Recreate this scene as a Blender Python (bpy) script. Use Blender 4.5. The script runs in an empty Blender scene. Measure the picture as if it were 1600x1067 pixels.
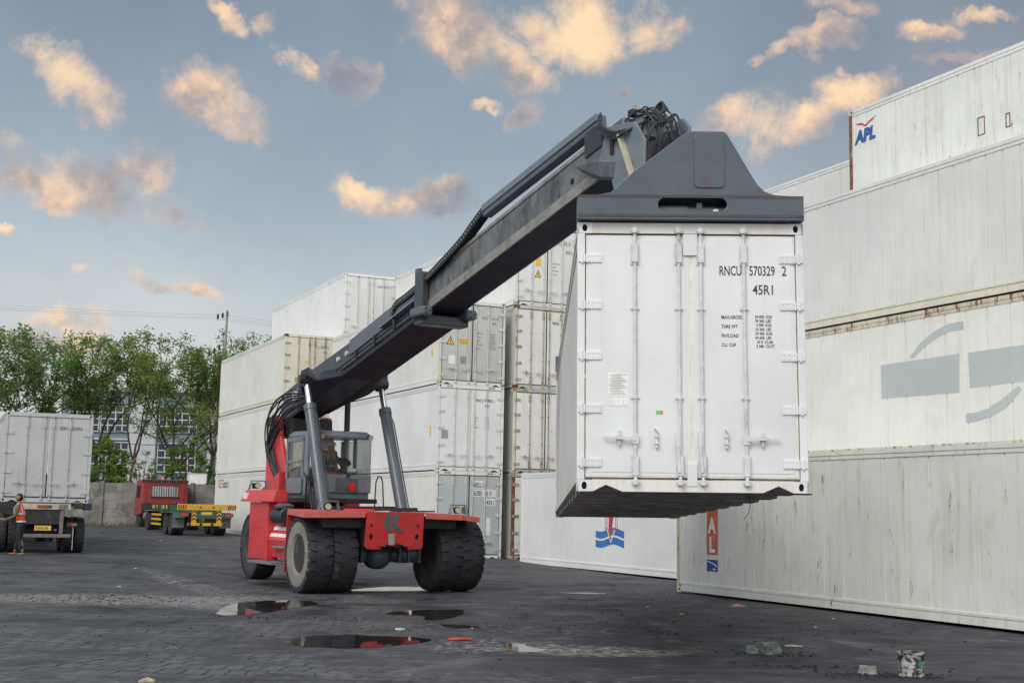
import bpy, bmesh, math, random
import numpy as np
from mathutils import Vector, Matrix
from mathutils.geometry import tessellate_polygon
from mathutils import noise as mnoise
random.seed(7)
S = bpy.context.scene
COL = S.collection
PI = math.pi
rad = math.radians

# ------------------------------------------------------------------ camera
cd = bpy.data.cameras.new('camera'); cam = bpy.data.objects.new('camera', cd); COL.objects.link(cam)
S.camera = cam
cd.sensor_width = 36.0; cd.lens = 36.0*2001.94/1600; cd.clip_end = 3000; cd.clip_start = 0.1
p_, r_ = rad(7.509), rad(1.102)
fw = Vector((0, math.cos(p_), math.sin(p_))); up0 = Vector((0, -math.sin(p_), math.cos(p_))); rt0 = Vector((1, 0, 0))
rt = math.cos(r_)*rt0 + math.sin(r_)*up0; upv = -math.sin(r_)*rt0 + math.cos(r_)*up0
cam.matrix_world = Matrix(((rt.x, upv.x, -fw.x, 0), (rt.y, upv.y, -fw.y, 0), (rt.z, upv.z, -fw.z, 1.709), (0, 0, 0, 1)))

# ------------------------------------------------------------------ render / view
S.view_settings.view_transform = 'Standard'; S.view_settings.look = 'None'
S.view_settings.exposure = EXPO = 0.0; S.view_settings.gamma = 1.0
S.render.resolution_x = 1024; S.render.resolution_y = 682

# ------------------------------------------------------------------ sun
SUN_EL, SUN_AZ = 46.0, 213.0        # azimuth from +Y (north) clockwise: behind the camera, a little to the left
ld = bpy.data.lights.new('sun', 'SUN'); ld.energy = 1.55; ld.angle = rad(26); ld.color = (1.0, 0.96, 0.89)
sun = bpy.data.objects.new('sun', ld); COL.objects.link(sun)
sd = Vector((math.sin(rad(SUN_AZ))*math.cos(rad(SUN_EL)), math.cos(rad(SUN_AZ))*math.cos(rad(SUN_EL)), math.sin(rad(SUN_EL))))
sun.rotation_euler = sd.to_track_quat('Z', 'Y').to_euler()

# ------------------------------------------------------------------ node helper
class NT:
    def __init__(s, nt): s.nt = nt; nt.nodes.clear()
    def n(s, t, **kw):
        nd = s.nt.nodes.new(t)
        for k, v in kw.items():
            if k == 'inp':
                for a, b in v.items():
                    if hasattr(b, 'is_output'): s.nt.links.new(b, nd.inputs[a])
                    else: nd.inputs[a].default_value = b
            else: setattr(nd, k, v)
        return nd
    def math(s, op, a, b=None, c=None, clamp=False):
        nd = s.nt.nodes.new('ShaderNodeMath'); nd.operation = op; nd.use_clamp = clamp
        for i, v in enumerate((a, b, c)):
            if v is None: continue
            if hasattr(v, 'is_output'): s.nt.links.new(v, nd.inputs[i])
            else: nd.inputs[i].default_value = v
        return nd.outputs[0]
    def vmath(s, op, a, b=None, out=0, scale=None):
        nd = s.nt.nodes.new('ShaderNodeVectorMath'); nd.operation = op
        for i, v in enumerate((a, b)):
            if v is None: continue
            if hasattr(v, 'is_output'): s.nt.links.new(v, nd.inputs[i])
            else: nd.inputs[i].default_value = v
        if scale is not None: nd.inputs['Scale'].default_value = scale
        return nd.outputs[out]
    def noise(s, vec, scale, detail=4, rough=.55, dist=0, w=None):
        nd = s.nt.nodes.new('ShaderNodeTexNoise')
        if w is not None:
            nd.noise_dimensions = '4D'; s.nt.links.new(w, nd.inputs['W'])
        if vec is not None: s.nt.links.new(vec, nd.inputs['Vector'])
        nd.inputs['Scale'].default_value = scale; nd.inputs['Detail'].default_value = detail
        nd.inputs['Roughness'].default_value = rough; nd.inputs['Distortion'].default_value = dist
        return nd.outputs['Fac']
    def ramp(s, fac, lo, hi, a=0.0, b=1.0):
        nd = s.nt.nodes.new('ShaderNodeMapRange'); nd.interpolation_type = 'SMOOTHSTEP'
        s.nt.links.new(fac, nd.inputs[0]); nd.inputs[1].default_value = lo; nd.inputs[2].default_value = hi
        nd.inputs[3].default_value = a; nd.inputs[4].default_value = b
        return nd.outputs[0]
    def mix(s, fac, a, b, mode='MIX'):
        nd = s.nt.nodes.new('ShaderNodeMix'); nd.data_type = 'RGBA'; nd.blend_type = mode
        for i, v in ((0, fac), (6, a), (7, b)):
            if hasattr(v, 'is_output'): s.nt.links.new(v, nd.inputs[i])
            elif i == 0: nd.inputs[0].default_value = v
            else: nd.inputs[i].default_value = (v[0], v[1], v[2], 1)
        return nd.outputs[2]
    def mapping(s, vec, scale=(1, 1, 1), loc=(0, 0, 0), rot=(0, 0, 0)):
        nd = s.nt.nodes.new('ShaderNodeMapping'); s.nt.links.new(vec, nd.inputs[0])
        nd.inputs['Scale'].default_value = scale; nd.inputs['Location'].default_value = loc; nd.inputs['Rotation'].default_value = rot
        return nd.outputs[0]

# ------------------------------------------------------------------ world: Nishita sky, thin overcast, scattered sunset clouds
W = bpy.data.worlds.new('World'); S.world = W; W.use_nodes = True
t = NT(W.node_tree)
co = t.n('ShaderNodeTexCoord').outputs['Generated']
sky = t.n('ShaderNodeTexSky', sky_type='NISHITA', sun_disc=False, sun_elevation=rad(SUN_EL), sun_rotation=rad(SUN_AZ), altitude=0, air_density=1.3, dust_density=2.5, ozone_density=1.5)
skyc = t.mix(1.0, sky.outputs[0], (0.1, 0.1, 0.1), 'MULTIPLY')
sep = t.n('ShaderNodeSeparateXYZ', inp={0: co}); dz = sep.outputs[2]; dx = sep.outputs[0]; dy = sep.outputs[1]
# pale veil over the blue, denser toward the horizon and to the right
veil = t.n('ShaderNodeValToRGB', inp={0: t.ramp(dz, -0.02, 0.42)})
cr = veil.color_ramp
cr.elements[0].position = 0.0; cr.elements[0].color = (0.68, 0.69, 0.69, 1)
cr.elements[1].position = 1.0; cr.elements[1].color = (0.235, 0.305, 0.385, 1)
e = cr.elements.new(0.35); e.color = (0.58, 0.64, 0.675, 1)
e = cr.elements.new(0.62); e.color = (0.41, 0.485, 0.555, 1)
vl = t.mix(t.ramp(dx, 0.02, 0.38), veil.outputs[0], t.mix(t.ramp(dz, 0.05, 0.40), (0.56, 0.56, 0.60), (0.25, 0.285, 0.345)))
base = t.mix(0.86, skyc, vl)
base = t.mix(1.0, base, t.mix(t.ramp(t.noise(co, 3.2, 7, .62, .4), .3, .7), (0.90, 0.915, 0.94), (1.10, 1.085, 1.06)), 'MULTIPLY')
# cloud masks, each a warped ellipse at its own direction in the sky
warpn = t.n('ShaderNodeTexNoise', inp={'Vector': co, 'Scale': 9.0, 'Detail': 5.0, 'Roughness': .6})
warp = t.vmath('SCALE', t.vmath('SUBTRACT', warpn.outputs['Color'], (0.5, 0.5, 0.5)), scale=0.085)
warpn2 = t.n('ShaderNodeTexNoise', inp={'Vector': co, 'Scale': 30.0, 'Detail': 6.0, 'Roughness': .65})
warp = t.vmath('ADD', warp, t.vmath('SCALE', t.vmath('SUBTRACT', warpn2.outputs['Color'], (0.5, 0.5, 0.5)), scale=0.03))
dirw = t.vmath('ADD', co, warp)
def sky_dir(px, py):
    return (fw + rt*((px-800)/2001.94) + upv*((533.5-py)/2001.94)).normalized()
CLOUDS = [  # azimuth/elevation given through the pixel where each sits in the photograph, half sizes, tilt, greyness
 (95, 120, 95, 48, -32, .15), (60, 85, 55, 28, -10, .2), (340, 150, 95, 55, -28, .15), (300, 125, 60, 30, 10, .3), (150, 308, 150, 42, -14, .5), (215, 290, 60, 50, -40, .35),
 (355, 20, 35, 20, -20, .2), (405, 25, 30, 26, 60, .4), (470, 90, 45, 18, -32, .15), (530, 120, 45, 42, 0, .9), (275, 462, 80, 18, -8, .35), (50, 485, 52, 20, 0, .15),
 (40, 520, 150, 30, 0, .5), (5, 362, 25, 10, -20, .2), (128, 446, 16, 7, 0, .3), (590, 300, 66, 26, -14, .15), (655, 298, 80, 30, 8, .6),
 (720, 55, 95, 60, -20, .45), (800, 100, 85, 42, -20, .3), (905, 45, 105, 66, -15, .0), (820, 20, 70, 40, 0, .2), (700, 85, 60, 26, -30, .15), (1015, 40, 34, 48, 70, .2), (750, 160, 34, 13, 0, .15), (820, 175, 30, 34, -50, .7),
 (1170, 195, 70, 42, 0, .1), (1240, 215, 85, 40, 10, .1), (1330, 160, 75, 42, 18, .1), (1290, 70, 60, 26, 20, .4), (1310, 15, 50, 26, 0, .35), (1440, 35, 60, 18, -6, .15), (1220, 98, 50, 14, 8, .5), (1300, 75, 30, 16, 0, .3), (1540, 12, 65, 14, 0, .3), (1495, 88, 60, 14, 0, .6), (1000, 135, 24, 10, 0, .6),
 # beyond the frame, so that a step to the side still finds sky
 (-260, 200, 130, 50, -10, .3), (-420, 420, 160, 30, 0, .4), (1900, 120, 150, 50, 10, .2), (300, -220, 170, 60, -15, .3), (1200, -260, 200, 70, 10, .3),
]
mask = None; grey = None
for (px, py, hw, hh, tilt, g) in CLOUDS:
    d = sky_dir(px, py); a = Vector((d.y, -d.x, 0)).normalized(); b = a.cross(d).normalized()
    if b.z < 0: b = -b
    ca, sa = math.cos(rad(tilt)), math.sin(rad(tilt)); a2 = a*ca + b*sa; b2 = -a*sa + b*ca
    a2 = a2*(2001.94/(hw*1.12)); b2 = b2*(2001.94/(hh*1.12))
    u = t.math('ADD', t.vmath('DOT_PRODUCT', dirw, tuple(a2), out=1), -a2.dot(d)); v = t.math('ADD', t.vmath('DOT_PRODUCT', dirw, tuple(b2), out=1), -b2.dot(d))
    m = t.math('SUBTRACT', 1.0, t.math('ADD', t.math('MULTIPLY', u, u), t.math('MULTIPLY', v, v)))
    if d.y > 0: pass
    mask = m if mask is None else t.math('MAXIMUM', mask, m)
    gm = t.math('MULTIPLY', t.math('MAXIMUM', m, 0.0), g - .3)
    gm = t.math('SUBTRACT', gm, t.math('MULTIPLY', t.math('MAXIMUM', m, 0.0), t.math('MULTIPLY', v, 0.18)))
    grey = gm if grey is None else t.math('ADD', grey, gm)
n1 = t.noise(co, 15, 9, .66, .35); n2 = t.noise(t.mapping(co, loc=(3, 1, 7)), 22, 6, .6); n3 = t.noise(t.mapping(co, loc=(8, 4, 2)), 42, 5, .6)
dens = t.math('ADD', mask, t.math('MULTIPLY', t.math('SUBTRACT', n1, 0.52), 2.9))
dens = t.math('ADD', dens, t.math('MULTIPLY', t.math('SUBTRACT', n3, 0.5), 0.7))
gate = t.ramp(dy, 0.0, 0.15)
cov = t.math('MULTIPLY', t.ramp(dens, 0.02, 1.30), gate)
lit = t.math('ADD', t.math('MULTIPLY', t.math('SUBTRACT', n2, 0.48), 2.4), t.math('MULTIPLY', grey, 1.25))
ccol = t.n('ShaderNodeValToRGB', inp={0: t.math('ADD', lit, 0.36, clamp=True)})
k = ccol.color_ramp; k.elements[0].position = 0.0; k.elements[0].color = (1.12, 0.80, 0.50, 1); k.elements[1].position = 1.0; k.elements[1].color = (0.30, 0.29, 0.33, 1)
e = k.elements.new(0.3); e.color = (0.97, 0.67, 0.45, 1); e = k.elements.new(0.62); e.color = (0.54, 0.43, 0.38, 1)
col = t.mix(t.math('MULTIPLY', cov, 0.93), base, ccol.outputs[0])
# unseen sky behind the camera brightened to overcast, added as soft frontal fill
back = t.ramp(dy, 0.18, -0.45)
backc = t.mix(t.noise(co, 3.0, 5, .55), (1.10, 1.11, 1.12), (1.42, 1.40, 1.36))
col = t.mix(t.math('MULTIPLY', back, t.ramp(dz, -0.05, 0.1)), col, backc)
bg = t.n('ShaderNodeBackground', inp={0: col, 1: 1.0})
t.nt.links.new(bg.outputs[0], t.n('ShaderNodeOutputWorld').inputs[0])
W.cycles.sampling_method = 'MANUAL'; W.cycles.sample_map_resolution = 512

# ------------------------------------------------------------------ materials
def mat_new(name):
    m = bpy.data.materials.new(name); m.use_nodes = True
    t = NT(m.node_tree); b = t.n('ShaderNodeBsdfPrincipled'); o = t.n('ShaderNodeOutputMaterial')
    t.nt.links.new(b.outputs[0], o.inputs[0]); return m, t, b
def lk(t, a, b, name): t.nt.links.new(a, b.inputs[name])
def bump(t, b, h, strength=.3, dist=.01):
    n = t.n('ShaderNodeBump', inp={'Strength': strength, 'Distance': dist, 'Height': h}); lk(t, n.outputs[0], b, 'Normal')
def simple(name, c, rough=.5, metal=0.0, vary=.12, scale=6, dirt=None, dirtamt=0.0, bmp=0.0, coat=0.0, scratch=0.0):
    m, t, b = mat_new(name)
    oc = t.n('ShaderNodeTexCoord').outputs['Object']; rnd = t.math('MULTIPLY', t.n('ShaderNodeObjectInfo').outputs['Random'], 40)
    n = t.noise(oc, scale, 5, .6, w=rnd)
    lo = tuple(x*(1-vary) for x in c); hi = tuple(min(1, x*(1+vary)) for x in c)
    cc = t.mix(t.ramp(n, .3, .7), lo, hi)
    if dirtamt > 0:
        d = t.noise(t.mapping(oc, (1.3, 1.3, .6)), 3.1, 8, .68, .4, w=rnd)
        cc = t.mix(t.ramp(d, .62-.2*dirtamt, .74), cc, dirt or (.09, .08, .07))
    if scratch > 0:
        s = t.noise(t.mapping(oc, (1, 1, 5), rot=(.4, .5, 0)), 16, 4, .75, w=rnd)
        cc = t.mix(t.math('MULTIPLY', t.ramp(s, .64, .72), scratch), cc, (.4, .38, .36))
    lk(t, cc, b, 'Base Color')
    r = t.ramp(n, .25, .75, max(0, rough-.08), min(1, rough+.1)); lk(t, r, b, 'Roughness')
    b.inputs['Metallic'].default_value = metal
    if coat: b.inputs['Coat Weight'].default_value = coat
    if bmp: bump(t, b, t.noise(oc, scale*5, 4), bmp, .01)
    return m
def paint(name, base, dirt=.3, rust=.15, stain=(.36, .33, .25), rough=.5, streak=.4, runs=0.0):
    """container paint: object coordinates are the container's own metres"""
    m, t, b = mat_new(name)
    oc = t.n('ShaderNodeTexCoord').outputs['Object']; rnd = t.math('MULTIPLY', t.n('ShaderNodeObjectInfo').outputs['Random'], 60)
    big = t.noise(oc, .55, 4, .6, w=rnd)
    c = t.mix(t.ramp(big, .3, .7), tuple(x*.92 for x in base), tuple(min(.9, x*1.06) for x in base))
    # vertical wash marks
    st = t.noise(t.mapping(oc, (5.5, 5.5, .32)), 1.6, 6, .66, .25, w=rnd)
    c = t.mix(t.math('MULTIPLY', t.ramp(st, .46, .78), streak), c, stain)
    # soft blotches
    bl = t.noise(t.mapping(oc, (1, 1, .6)), 1.9, 7, .7, .5, w=rnd)
    c = t.mix(t.math('MULTIPLY', t.ramp(bl, .52, .76), dirt*.75), c, tuple(x*.72 for x in stain))
    # scuffs
    sc = t.noise(t.mapping(oc, (2, 2, 14), rot=(.25, 0, 0)), 3, 6, .75, .1, w=rnd)
    c = t.mix(t.math('MULTIPLY', t.ramp(sc, .69, .74), .35+dirt*.4), c, (.24, .24, .24))
    if rust > 0:
        r1 = t.noise(t.mapping(oc, (3.2, 3.2, .8)), 2.3, 9, .76, .2, w=rnd)
        th = .755 - .165*rust
        rm = t.ramp(r1, th, th+.03)
        c = t.mix(t.math('MULTIPLY', t.ramp(r1, th-.07, th+.03), .45), c, (.42, .27, .13))
        c = t.mix(rm, c, t.mix(t.noise(oc, 40, 3), (.16, .055, .02), (.30, .12, .045)))
    if runs > 0:
        rn = t.noise(t.mapping(oc, (9, 9, .42)), 1.0, 5, .62, w=rnd); gt = t.noise(t.mapping(oc, (1, 1, .8)), .9, 4, .6, w=rnd)
        c = t.mix(t.math('MULTIPLY', t.math('MULTIPLY', t.ramp(rn, .62, .72), t.ramp(gt, .44, .60)), runs), c, (.36, .23, .10))
        sp = t.noise(t.mapping(oc, (6, 6, 3)), 3.0, 6, .7, w=rnd)
        c = t.mix(t.math('MULTIPLY', t.ramp(sp, .70, .73), min(1, runs*1.3)), c, (.09, .07, .055))
    lk(t, c, b, 'Base Color')
    lk(t, t.ramp(bl, .3, .7, rough-.06, rough+.15), b, 'Roughness')
    bump(t, b, t.noise(t.mapping(oc, (1, 1, .5)), 2.5, 3, .5, w=rnd), .35, .02)
    return m
M = {}
M['white'] = paint('bright white container paint', (.78, .79, .80), .10, .0, (.55, .54, .49), .42, .16)
M['white_d'] = paint('white container paint light wear', (.74, .75, .74), .28, .16, (.50, .47, .37), .5, .34, .35)
M['offwhite'] = paint('off white container paint', (.78, .785, .75), .36, .32, (.54, .51, .41), .5, .38, .5)
M['cream'] = paint('cream container paint', (.70, .68, .58), .48, .4, (.46, .39, .25), .55, .5, .7)
M['grey_c'] = paint('pale grey container paint', (.52, .54, .52), .4, .22, (.36, .33, .26), .55, .42)
M['green_c'] = paint('weathered greenish white container paint', (.76, .785, .75), .45, .76, (.46, .42, .27), .5, .48, .85)
M['rusty'] = paint('rusty cream container paint', (.62, .60, .51), .7, 1.25, (.34, .24, .14), .6, .7)
M['rust'] = simple('rusted steel', (.20, .085, .04), .85, 0, .5, 9, (.42, .36, .28), .4, .4)
M['bluegrey'] = paint('faded blue grey repaint', (.47, .52, .53), .25, .08, (.4, .42, .4), .5, .25)
M['dirtygrey'] = paint('dirty grey container paint', (.44, .46, .44), .7, .5, (.25, .19, .12), .6, .65)
M['under'] = simple('grimy container floor steel', (.30, .27, .25), .8, 0, .35, 4, (.10, .09, .085), .6, .3)
M['dark'] = simple('black rubber gasket', (.022, .022, .026), .7)
M['hole'] = simple('dark recess', (.008, .008, .009), .9)
M['seal'] = simple('yellowed door gasket', (.76, .74, .62), .7)
M['hw'] = simple('galvanised door hardware', (.60, .61, .61), .45, .1, .18, 12, (.25, .16, .1), .35)
M['hw_w'] = simple('white painted door hardware', (.64, .65, .67), .45, 0, .12, 12, (.30, .24, .18), .35)
M['hw_r'] = simple('rust stained door hardware', (.42, .37, .30), .6, .1, .4, 12, (.22, .09, .04), .8)
M['ink'] = simple('dark grey lettering', (.035, .038, .045), .6)
M['ink2'] = simple('faded grey lettering', (.22, .23, .24), .6)
M['yellow'] = simple('yellow sticker', (.78, .50, .06), .5)
M['brown_s'] = simple('faded brown sticker', (.34, .27, .21), .6)
M['grey_s'] = simple('grey data plate', (.42, .42, .38), .4, .5)
M['white_s'] = simple('white sticker', (.80, .80, .80), .5)
M['green_s'] = simple('green sticker', (.12, .62, .12), .5)
M['orange_s'] = simple('orange sticker', (.80, .22, .08), .5)
M['red_l'] = simple('red lettering', (.55, .05, .045), .5)
M['red_f'] = simple('faded red lettering', (.70, .18, .12), .5, 0, .2, 9, (.7, .66, .6), .5)
M['blue_l'] = simple('blue lettering', (.035, .11, .36), .5, 0, .15, 9, (.5, .55, .6), .2)
M['blue_w'] = simple('blue wave paint', (.05, .19, .50), .5)
M['orange_b'] = simple('orange red banner paint', (.62, .13, .06), .5, 0, .15, 6, (.62, .55, .46), .45)
M['hazard'] = simple('hazard yellow', (.72, .45, .05), .5, 0, .15, 14, (.05, .04, .03), .3)

# ------------------------------------------------------------------ mesh builder
class MB:
    def __init__(s): s.v = []; s.f = []; s.mi = []; s.cm = 0
    def m(s, i): s.cm = i; return s
    def add(s, vs, fs):
        o = len(s.v); s.v += [tuple(p) for p in vs]; s.f += [tuple(i+o for i in f) for f in fs]; s.mi += [s.cm]*len(fs); return s
    def box(s, x0, y0, z0, x1, y1, z1):
        vs = [(x, y, z) for z in (z0, z1) for y in (y0, y1) for x in (x0, x1)]
        return s.add(vs, [(0, 2, 3, 1), (4, 5, 7, 6), (0, 1, 5, 4), (2, 6, 7, 3), (0, 4, 6, 2), (1, 3, 7, 5)])
    def bar(s, p, q, w, h, up=(0, 0, 1)):
        p = Vector(p); q = Vector(q); d = (q-p).normalized(); u = Vector(up)
        if abs(d.dot(u)) > .98: u = Vector((1, 0, 0))
        a = d.cross(u).normalized()*w/2; b = a.cross(d).normalized()*h/2
        vs = [c+i*a+j*b for c in (p, q) for j in (-1, 1) for i in (-1, 1)]
        return s.add(vs, [(0, 2, 3, 1), (4, 5, 7, 6), (0, 1, 5, 4), (2, 6, 7, 3), (0, 4, 6, 2), (1, 3, 7, 5)])
    def cyl(s, p, q, r0, r1=None, n=16, caps=True):
        r1 = r0 if r1 is None else r1
        p = Vector(p); q = Vector(q); d = (q-p).normalized(); u = Vector((0, 0, 1)) if abs(d.z) < .9 else Vector((1, 0, 0))
        a = d.cross(u).normalized(); b = a.cross(d)
        vs = [c+r*(a*math.cos(2*PI*i/n)+b*math.sin(2*PI*i/n)) for c, r in ((p, r0), (q, r1)) for i in range(n)]
        fs = [(i, i+n, (i+1) % n+n, (i+1) % n) for i in range(n)]
        if caps: fs += [tuple(range(n)), tuple(range(2*n-1, n-1, -1))]
        return s.add(vs, fs)
    def tube(s, pts, r, n=6, closed=False):
        pts = [Vector(p) for p in pts]; m = len(pts); rings = []
        prev = None
        for i, p in enumerate(pts):
            d = (pts[min(i+1, m-1)]-pts[max(i-1, 0)]).normalized()
            if prev is None:
                u = Vector((0, 0, 1)) if abs(d.z) < .9 else Vector((1, 0, 0)); a = d.cross(u).normalized()
            else:
                a = (prev - d*prev.dot(d)).normalized()
            prev = a; b = d.cross(a)
            rr = r[i] if isinstance(r, (list, tuple)) else r
            rings.append([p+rr*(a*math.cos(2*PI*k/n)+b*math.sin(2*PI*k/n)) for k in range(n)])
        vs = [v for rg in rings for v in rg]; fs = []
        for i in range(m-1):
            for k in range(n): fs.append((i*n+k, i*n+(k+1) % n, (i+1)*n+(k+1) % n, (i+1)*n+k))
        fs += [tuple(range(n-1, -1, -1)), tuple((m-1)*n+k for k in range(n))]
        return s.add(vs, fs)
    def prism(s, loops, d0, d1, plane='xz'):
        """loops: list of 2d outlines (first outer, rest holes), extruded between d0 and d1 along the third axis"""
        if not isinstance(loops[0][0], (list, tuple)): loops = [loops]
        def P(q, d):
            return (q[0], d, q[1]) if plane == 'xz' else ((d, q[0], q[1]) if plane == 'yz' else (q[0], q[1], d))
        flat = [q for l in loops for q in l]; n = len(flat)
        tris = tessellate_polygon([[Vector((q[0], q[1], 0)) for q in l] for l in loops])
        vs = [P(q, d0) for q in flat]+[P(q, d1) for q in flat]
        fs = [tuple(x) for x in tris]+[tuple(y+n for y in reversed(x)) for x in tris]
        o = 0
        for l in loops:
            m = len(l)
            for i in range(m): a, b = o+i, o+(i+1) % m; fs.append((a, b, b+n, a+n))
            o += m
        return s.add(vs, fs)
    def lathe(s, prof, c, axis='x', n=32, caps=True):
        """prof: (offset along axis, radius)"""
        vs = []; m = len(prof); c = Vector(c)
        for (o, r) in prof:
            for k in range(n):
                ca, sa = r*math.cos(2*PI*k/n), r*math.sin(2*PI*k/n)
                vs.append(c+(Vector((o, ca, sa)) if axis == 'x' else (Vector((ca, o, sa)) if axis == 'y' else Vector((ca, sa, o)))))
        fs = [(i*n+k, i*n+(k+1) % n, (i+1)*n+(k+1) % n, (i+1)*n+k) for i in range(m-1) for k in range(n)]
        if caps: fs += [tuple(range(n)), tuple((m-1)*n+k for k in range(n))]
        return s.add(vs, fs)
    def build(s, name, m=None, parent=None, X=None, smooth=False, bevel=0, seg=2):
        me = bpy.data.meshes.new(name)
        vs = s.v if X is None else [tuple(X @ Vector(p)) for p in s.v]
        me.from_pydata(vs, [], s.f); me.update()
        if any(s.mi): me.polygons.foreach_set('material_index', s.mi)
        bm = bmesh.new(); bm.from_mesh(me); bmesh.ops.recalc_face_normals(bm, faces=bm.faces); bm.to_mesh(me); bm.free()
        for q in (m if isinstance(m, (list, tuple)) else [m]):
            if q: me.materials.append(q)
        o = bpy.data.objects.new(name, me); COL.objects.link(o); o.parent = parent
        if smooth:
            for p in me.polygons: p.use_smooth = True
            try: me.set_sharp_from_angle(angle=rad(35))
            except Exception: pass
        if bevel:
            md = o.modifiers.new('bevel', 'BEVEL'); md.width = bevel; md.segments = seg; md.limit_method = 'ANGLE'; md.angle_limit = rad(35)
            md.harden_normals = False
        return o
def thing(name, label, cat, loc=(0, 0, 0), rz=0, group=None, mw=None):
    o = bpy.data.objects.new(name, None); COL.objects.link(o); o.empty_display_size = .3
    if mw is not None: o.matrix_world = mw
    else: o.location = loc; o.rotation_euler = (0, 0, rz)
    return tag(o, label, cat, group)
def tag(o, label, cat, group=None):
    o['label'] = label; o['category'] = cat
    if group: o['group'] = group
    return o
def struct(o, kind='structure', label=None, cat=None):
    o['kind'] = kind
    if label: o['label'] = label; o['category'] = cat
    return o
def copy_tree(o, parent=None):
    c = o.copy(); COL.objects.link(c); c.parent = parent
    for ch in list(o.children): copy_tree(ch, c)
    return c
def text(s, size, m, parent, M4, sx=1.0, bold=0.0, name='lettering', shear=0.0, align='LEFT', extrude=.0015, spacing=1.0, line=1.0):
    cu = bpy.data.curves.new('lettering', 'FONT'); cu.body = s; cu.size = size; cu.offset = bold; cu.shear = shear; cu.extrude = extrude
    cu.align_x = align; cu.space_character = spacing; cu.resolution_u = 3; cu.space_line = line
    o = bpy.data.objects.new('tmp', cu); COL.objects.link(o)
    bpy.context.view_layer.update()
    me = bpy.data.meshes.new_from_object(o.evaluated_get(bpy.context.evaluated_depsgraph_get()))
    bpy.data.objects.remove(o); bpy.data.curves.remove(cu)
    me.transform(M4 @ Matrix.Diagonal((sx, 1, 1, 1))); me.name = name
    me.materials.clear(); me.materials.append(m)
    ob = bpy.data.objects.new(name, me); COL.objects.link(ob); ob.parent = parent
    return ob
def face_front(x, y, z):    # text plane facing -y, reading along +x
    return Matrix(((1, 0, 0, x), (0, 0, -1, y), (0, 1, 0, z), (0, 0, 0, 1)))
def face_left(x, y, z):     # text plane facing -x, reading along -y
    return Matrix(((0, 0, -1, x), (-1, 0, 0, y), (0, 1, 0, z), (0, 0, 0, 1)))
# ------------------------------------------------------------------ ground height
def sm(a, b, x): x = min(1, max(0, (x-a)/(b-a))); return x*x*(3-2*x)
def gz(x, y):
    return .22*sm(24, 36, y)*sm(4.5, 10, -x) + .10*sm(40, 54, y)*sm(4.5, 10, -x) + .12*sm(30, 44, y)*sm(-6, 2, -x)*(1-sm(4.5, 10, -x)) + .25*sm(58, 70, y)*sm(0, 10, -x)

# ------------------------------------------------------------------ shipping containers (refrigerated boxes)
CW, CL, CH = 2.438, 12.19, 2.896
YAW = rad(25.216)
UU = Vector((-math.sin(YAW), math.cos(YAW), 0)); WW = Vector((math.cos(YAW), math.sin(YAW), 0))
def oval(cx, cz, a, b, n=14): return [(cx+a*math.cos(2*PI*i/n), cz+b*math.sin(2*PI*i/n)) for i in range(n)]
def capsule(cx, cz, hw, r, n=8):
    return [(cx+hw+r*math.cos(-PI/2+PI*i/n), cz+r*math.sin(-PI/2+PI*i/n)) for i in range(n+1)]+[(cx-hw+r*math.cos(PI/2+PI*i/n), cz+r*math.sin(PI/2+PI*i/n)) for i in range(n+1)]
def casting(x, y, z, sx, sy, H):
    """corner casting at a corner; sx, sy = +1 if the box grows toward +x / +y from the corner"""
    mb = MB(); w, l, h = .162, .178, .118
    x1, y1, z1 = x+sx*w, y+sy*l, z+h
    c = [(min(x, x1), z), (max(x, x1), z), (max(x, x1), z1), (min(x, x1), z1)]
    mb.prism([c, oval((x+x1)/2, (z+z1)/2, .028, .042)], y, y+sy*.022, 'xz')
    c = [(min(y, y1), z), (max(y, y1), z), (max(y, y1), z1), (min(y, y1), z1)]
    mb.prism([c, oval((y+y1)/2, (z+z1)/2, .036, .03)], x+sx*.0005, x+sx*.022, 'yz')
    a0, a1 = sorted((x+sx*.003, x1)); b0, b1 = sorted((y+sy*.003, y1))
    mb.box(a0, b0, z1-.02, a1, b1, z1+.001); mb.box(a0, b0, z-.001, a1, b1, z+.02)
    a0, a1 = sorted((x+sx*.03, x1-sx*.004)); b0, b1 = sorted((y+sy*.03, y1-sy*.004))
    mb.m(1).box(a0, b0, z+.02, a1, b1, z1-.02).m(0)
    return mb
def side_wall(x, sx, H, pitch, z0, z1, L, depth=.030, gw=.017):
    mb = MB(); ys = []; y = .09; X0 = x+sx*.028
    prof = [(y, X0)]
    n = max(1, round((L-.18)/pitch)); st = (L-.18)/n
    for i in range(1, n):
        c = .09+i*st; prof += [(c-gw, X0), (c-gw*.3, X0+sx*depth), (c+gw*.3, X0+sx*depth), (c+gw, X0)]
    prof.append((L-.09, X0))
    vs = [(px, py, z) for z in (z0, z1) for (py, px) in prof]; m = len(prof)
    mb.add(vs, [(i, i+1, i+1+m, i+m) for i in range(m-1)])
    mb.box(min(X0+sx*.03, X0+sx*.05), .1, z0, max(X0+sx*.03, X0+sx*.05), L-.1, z1)
    return mb
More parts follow.
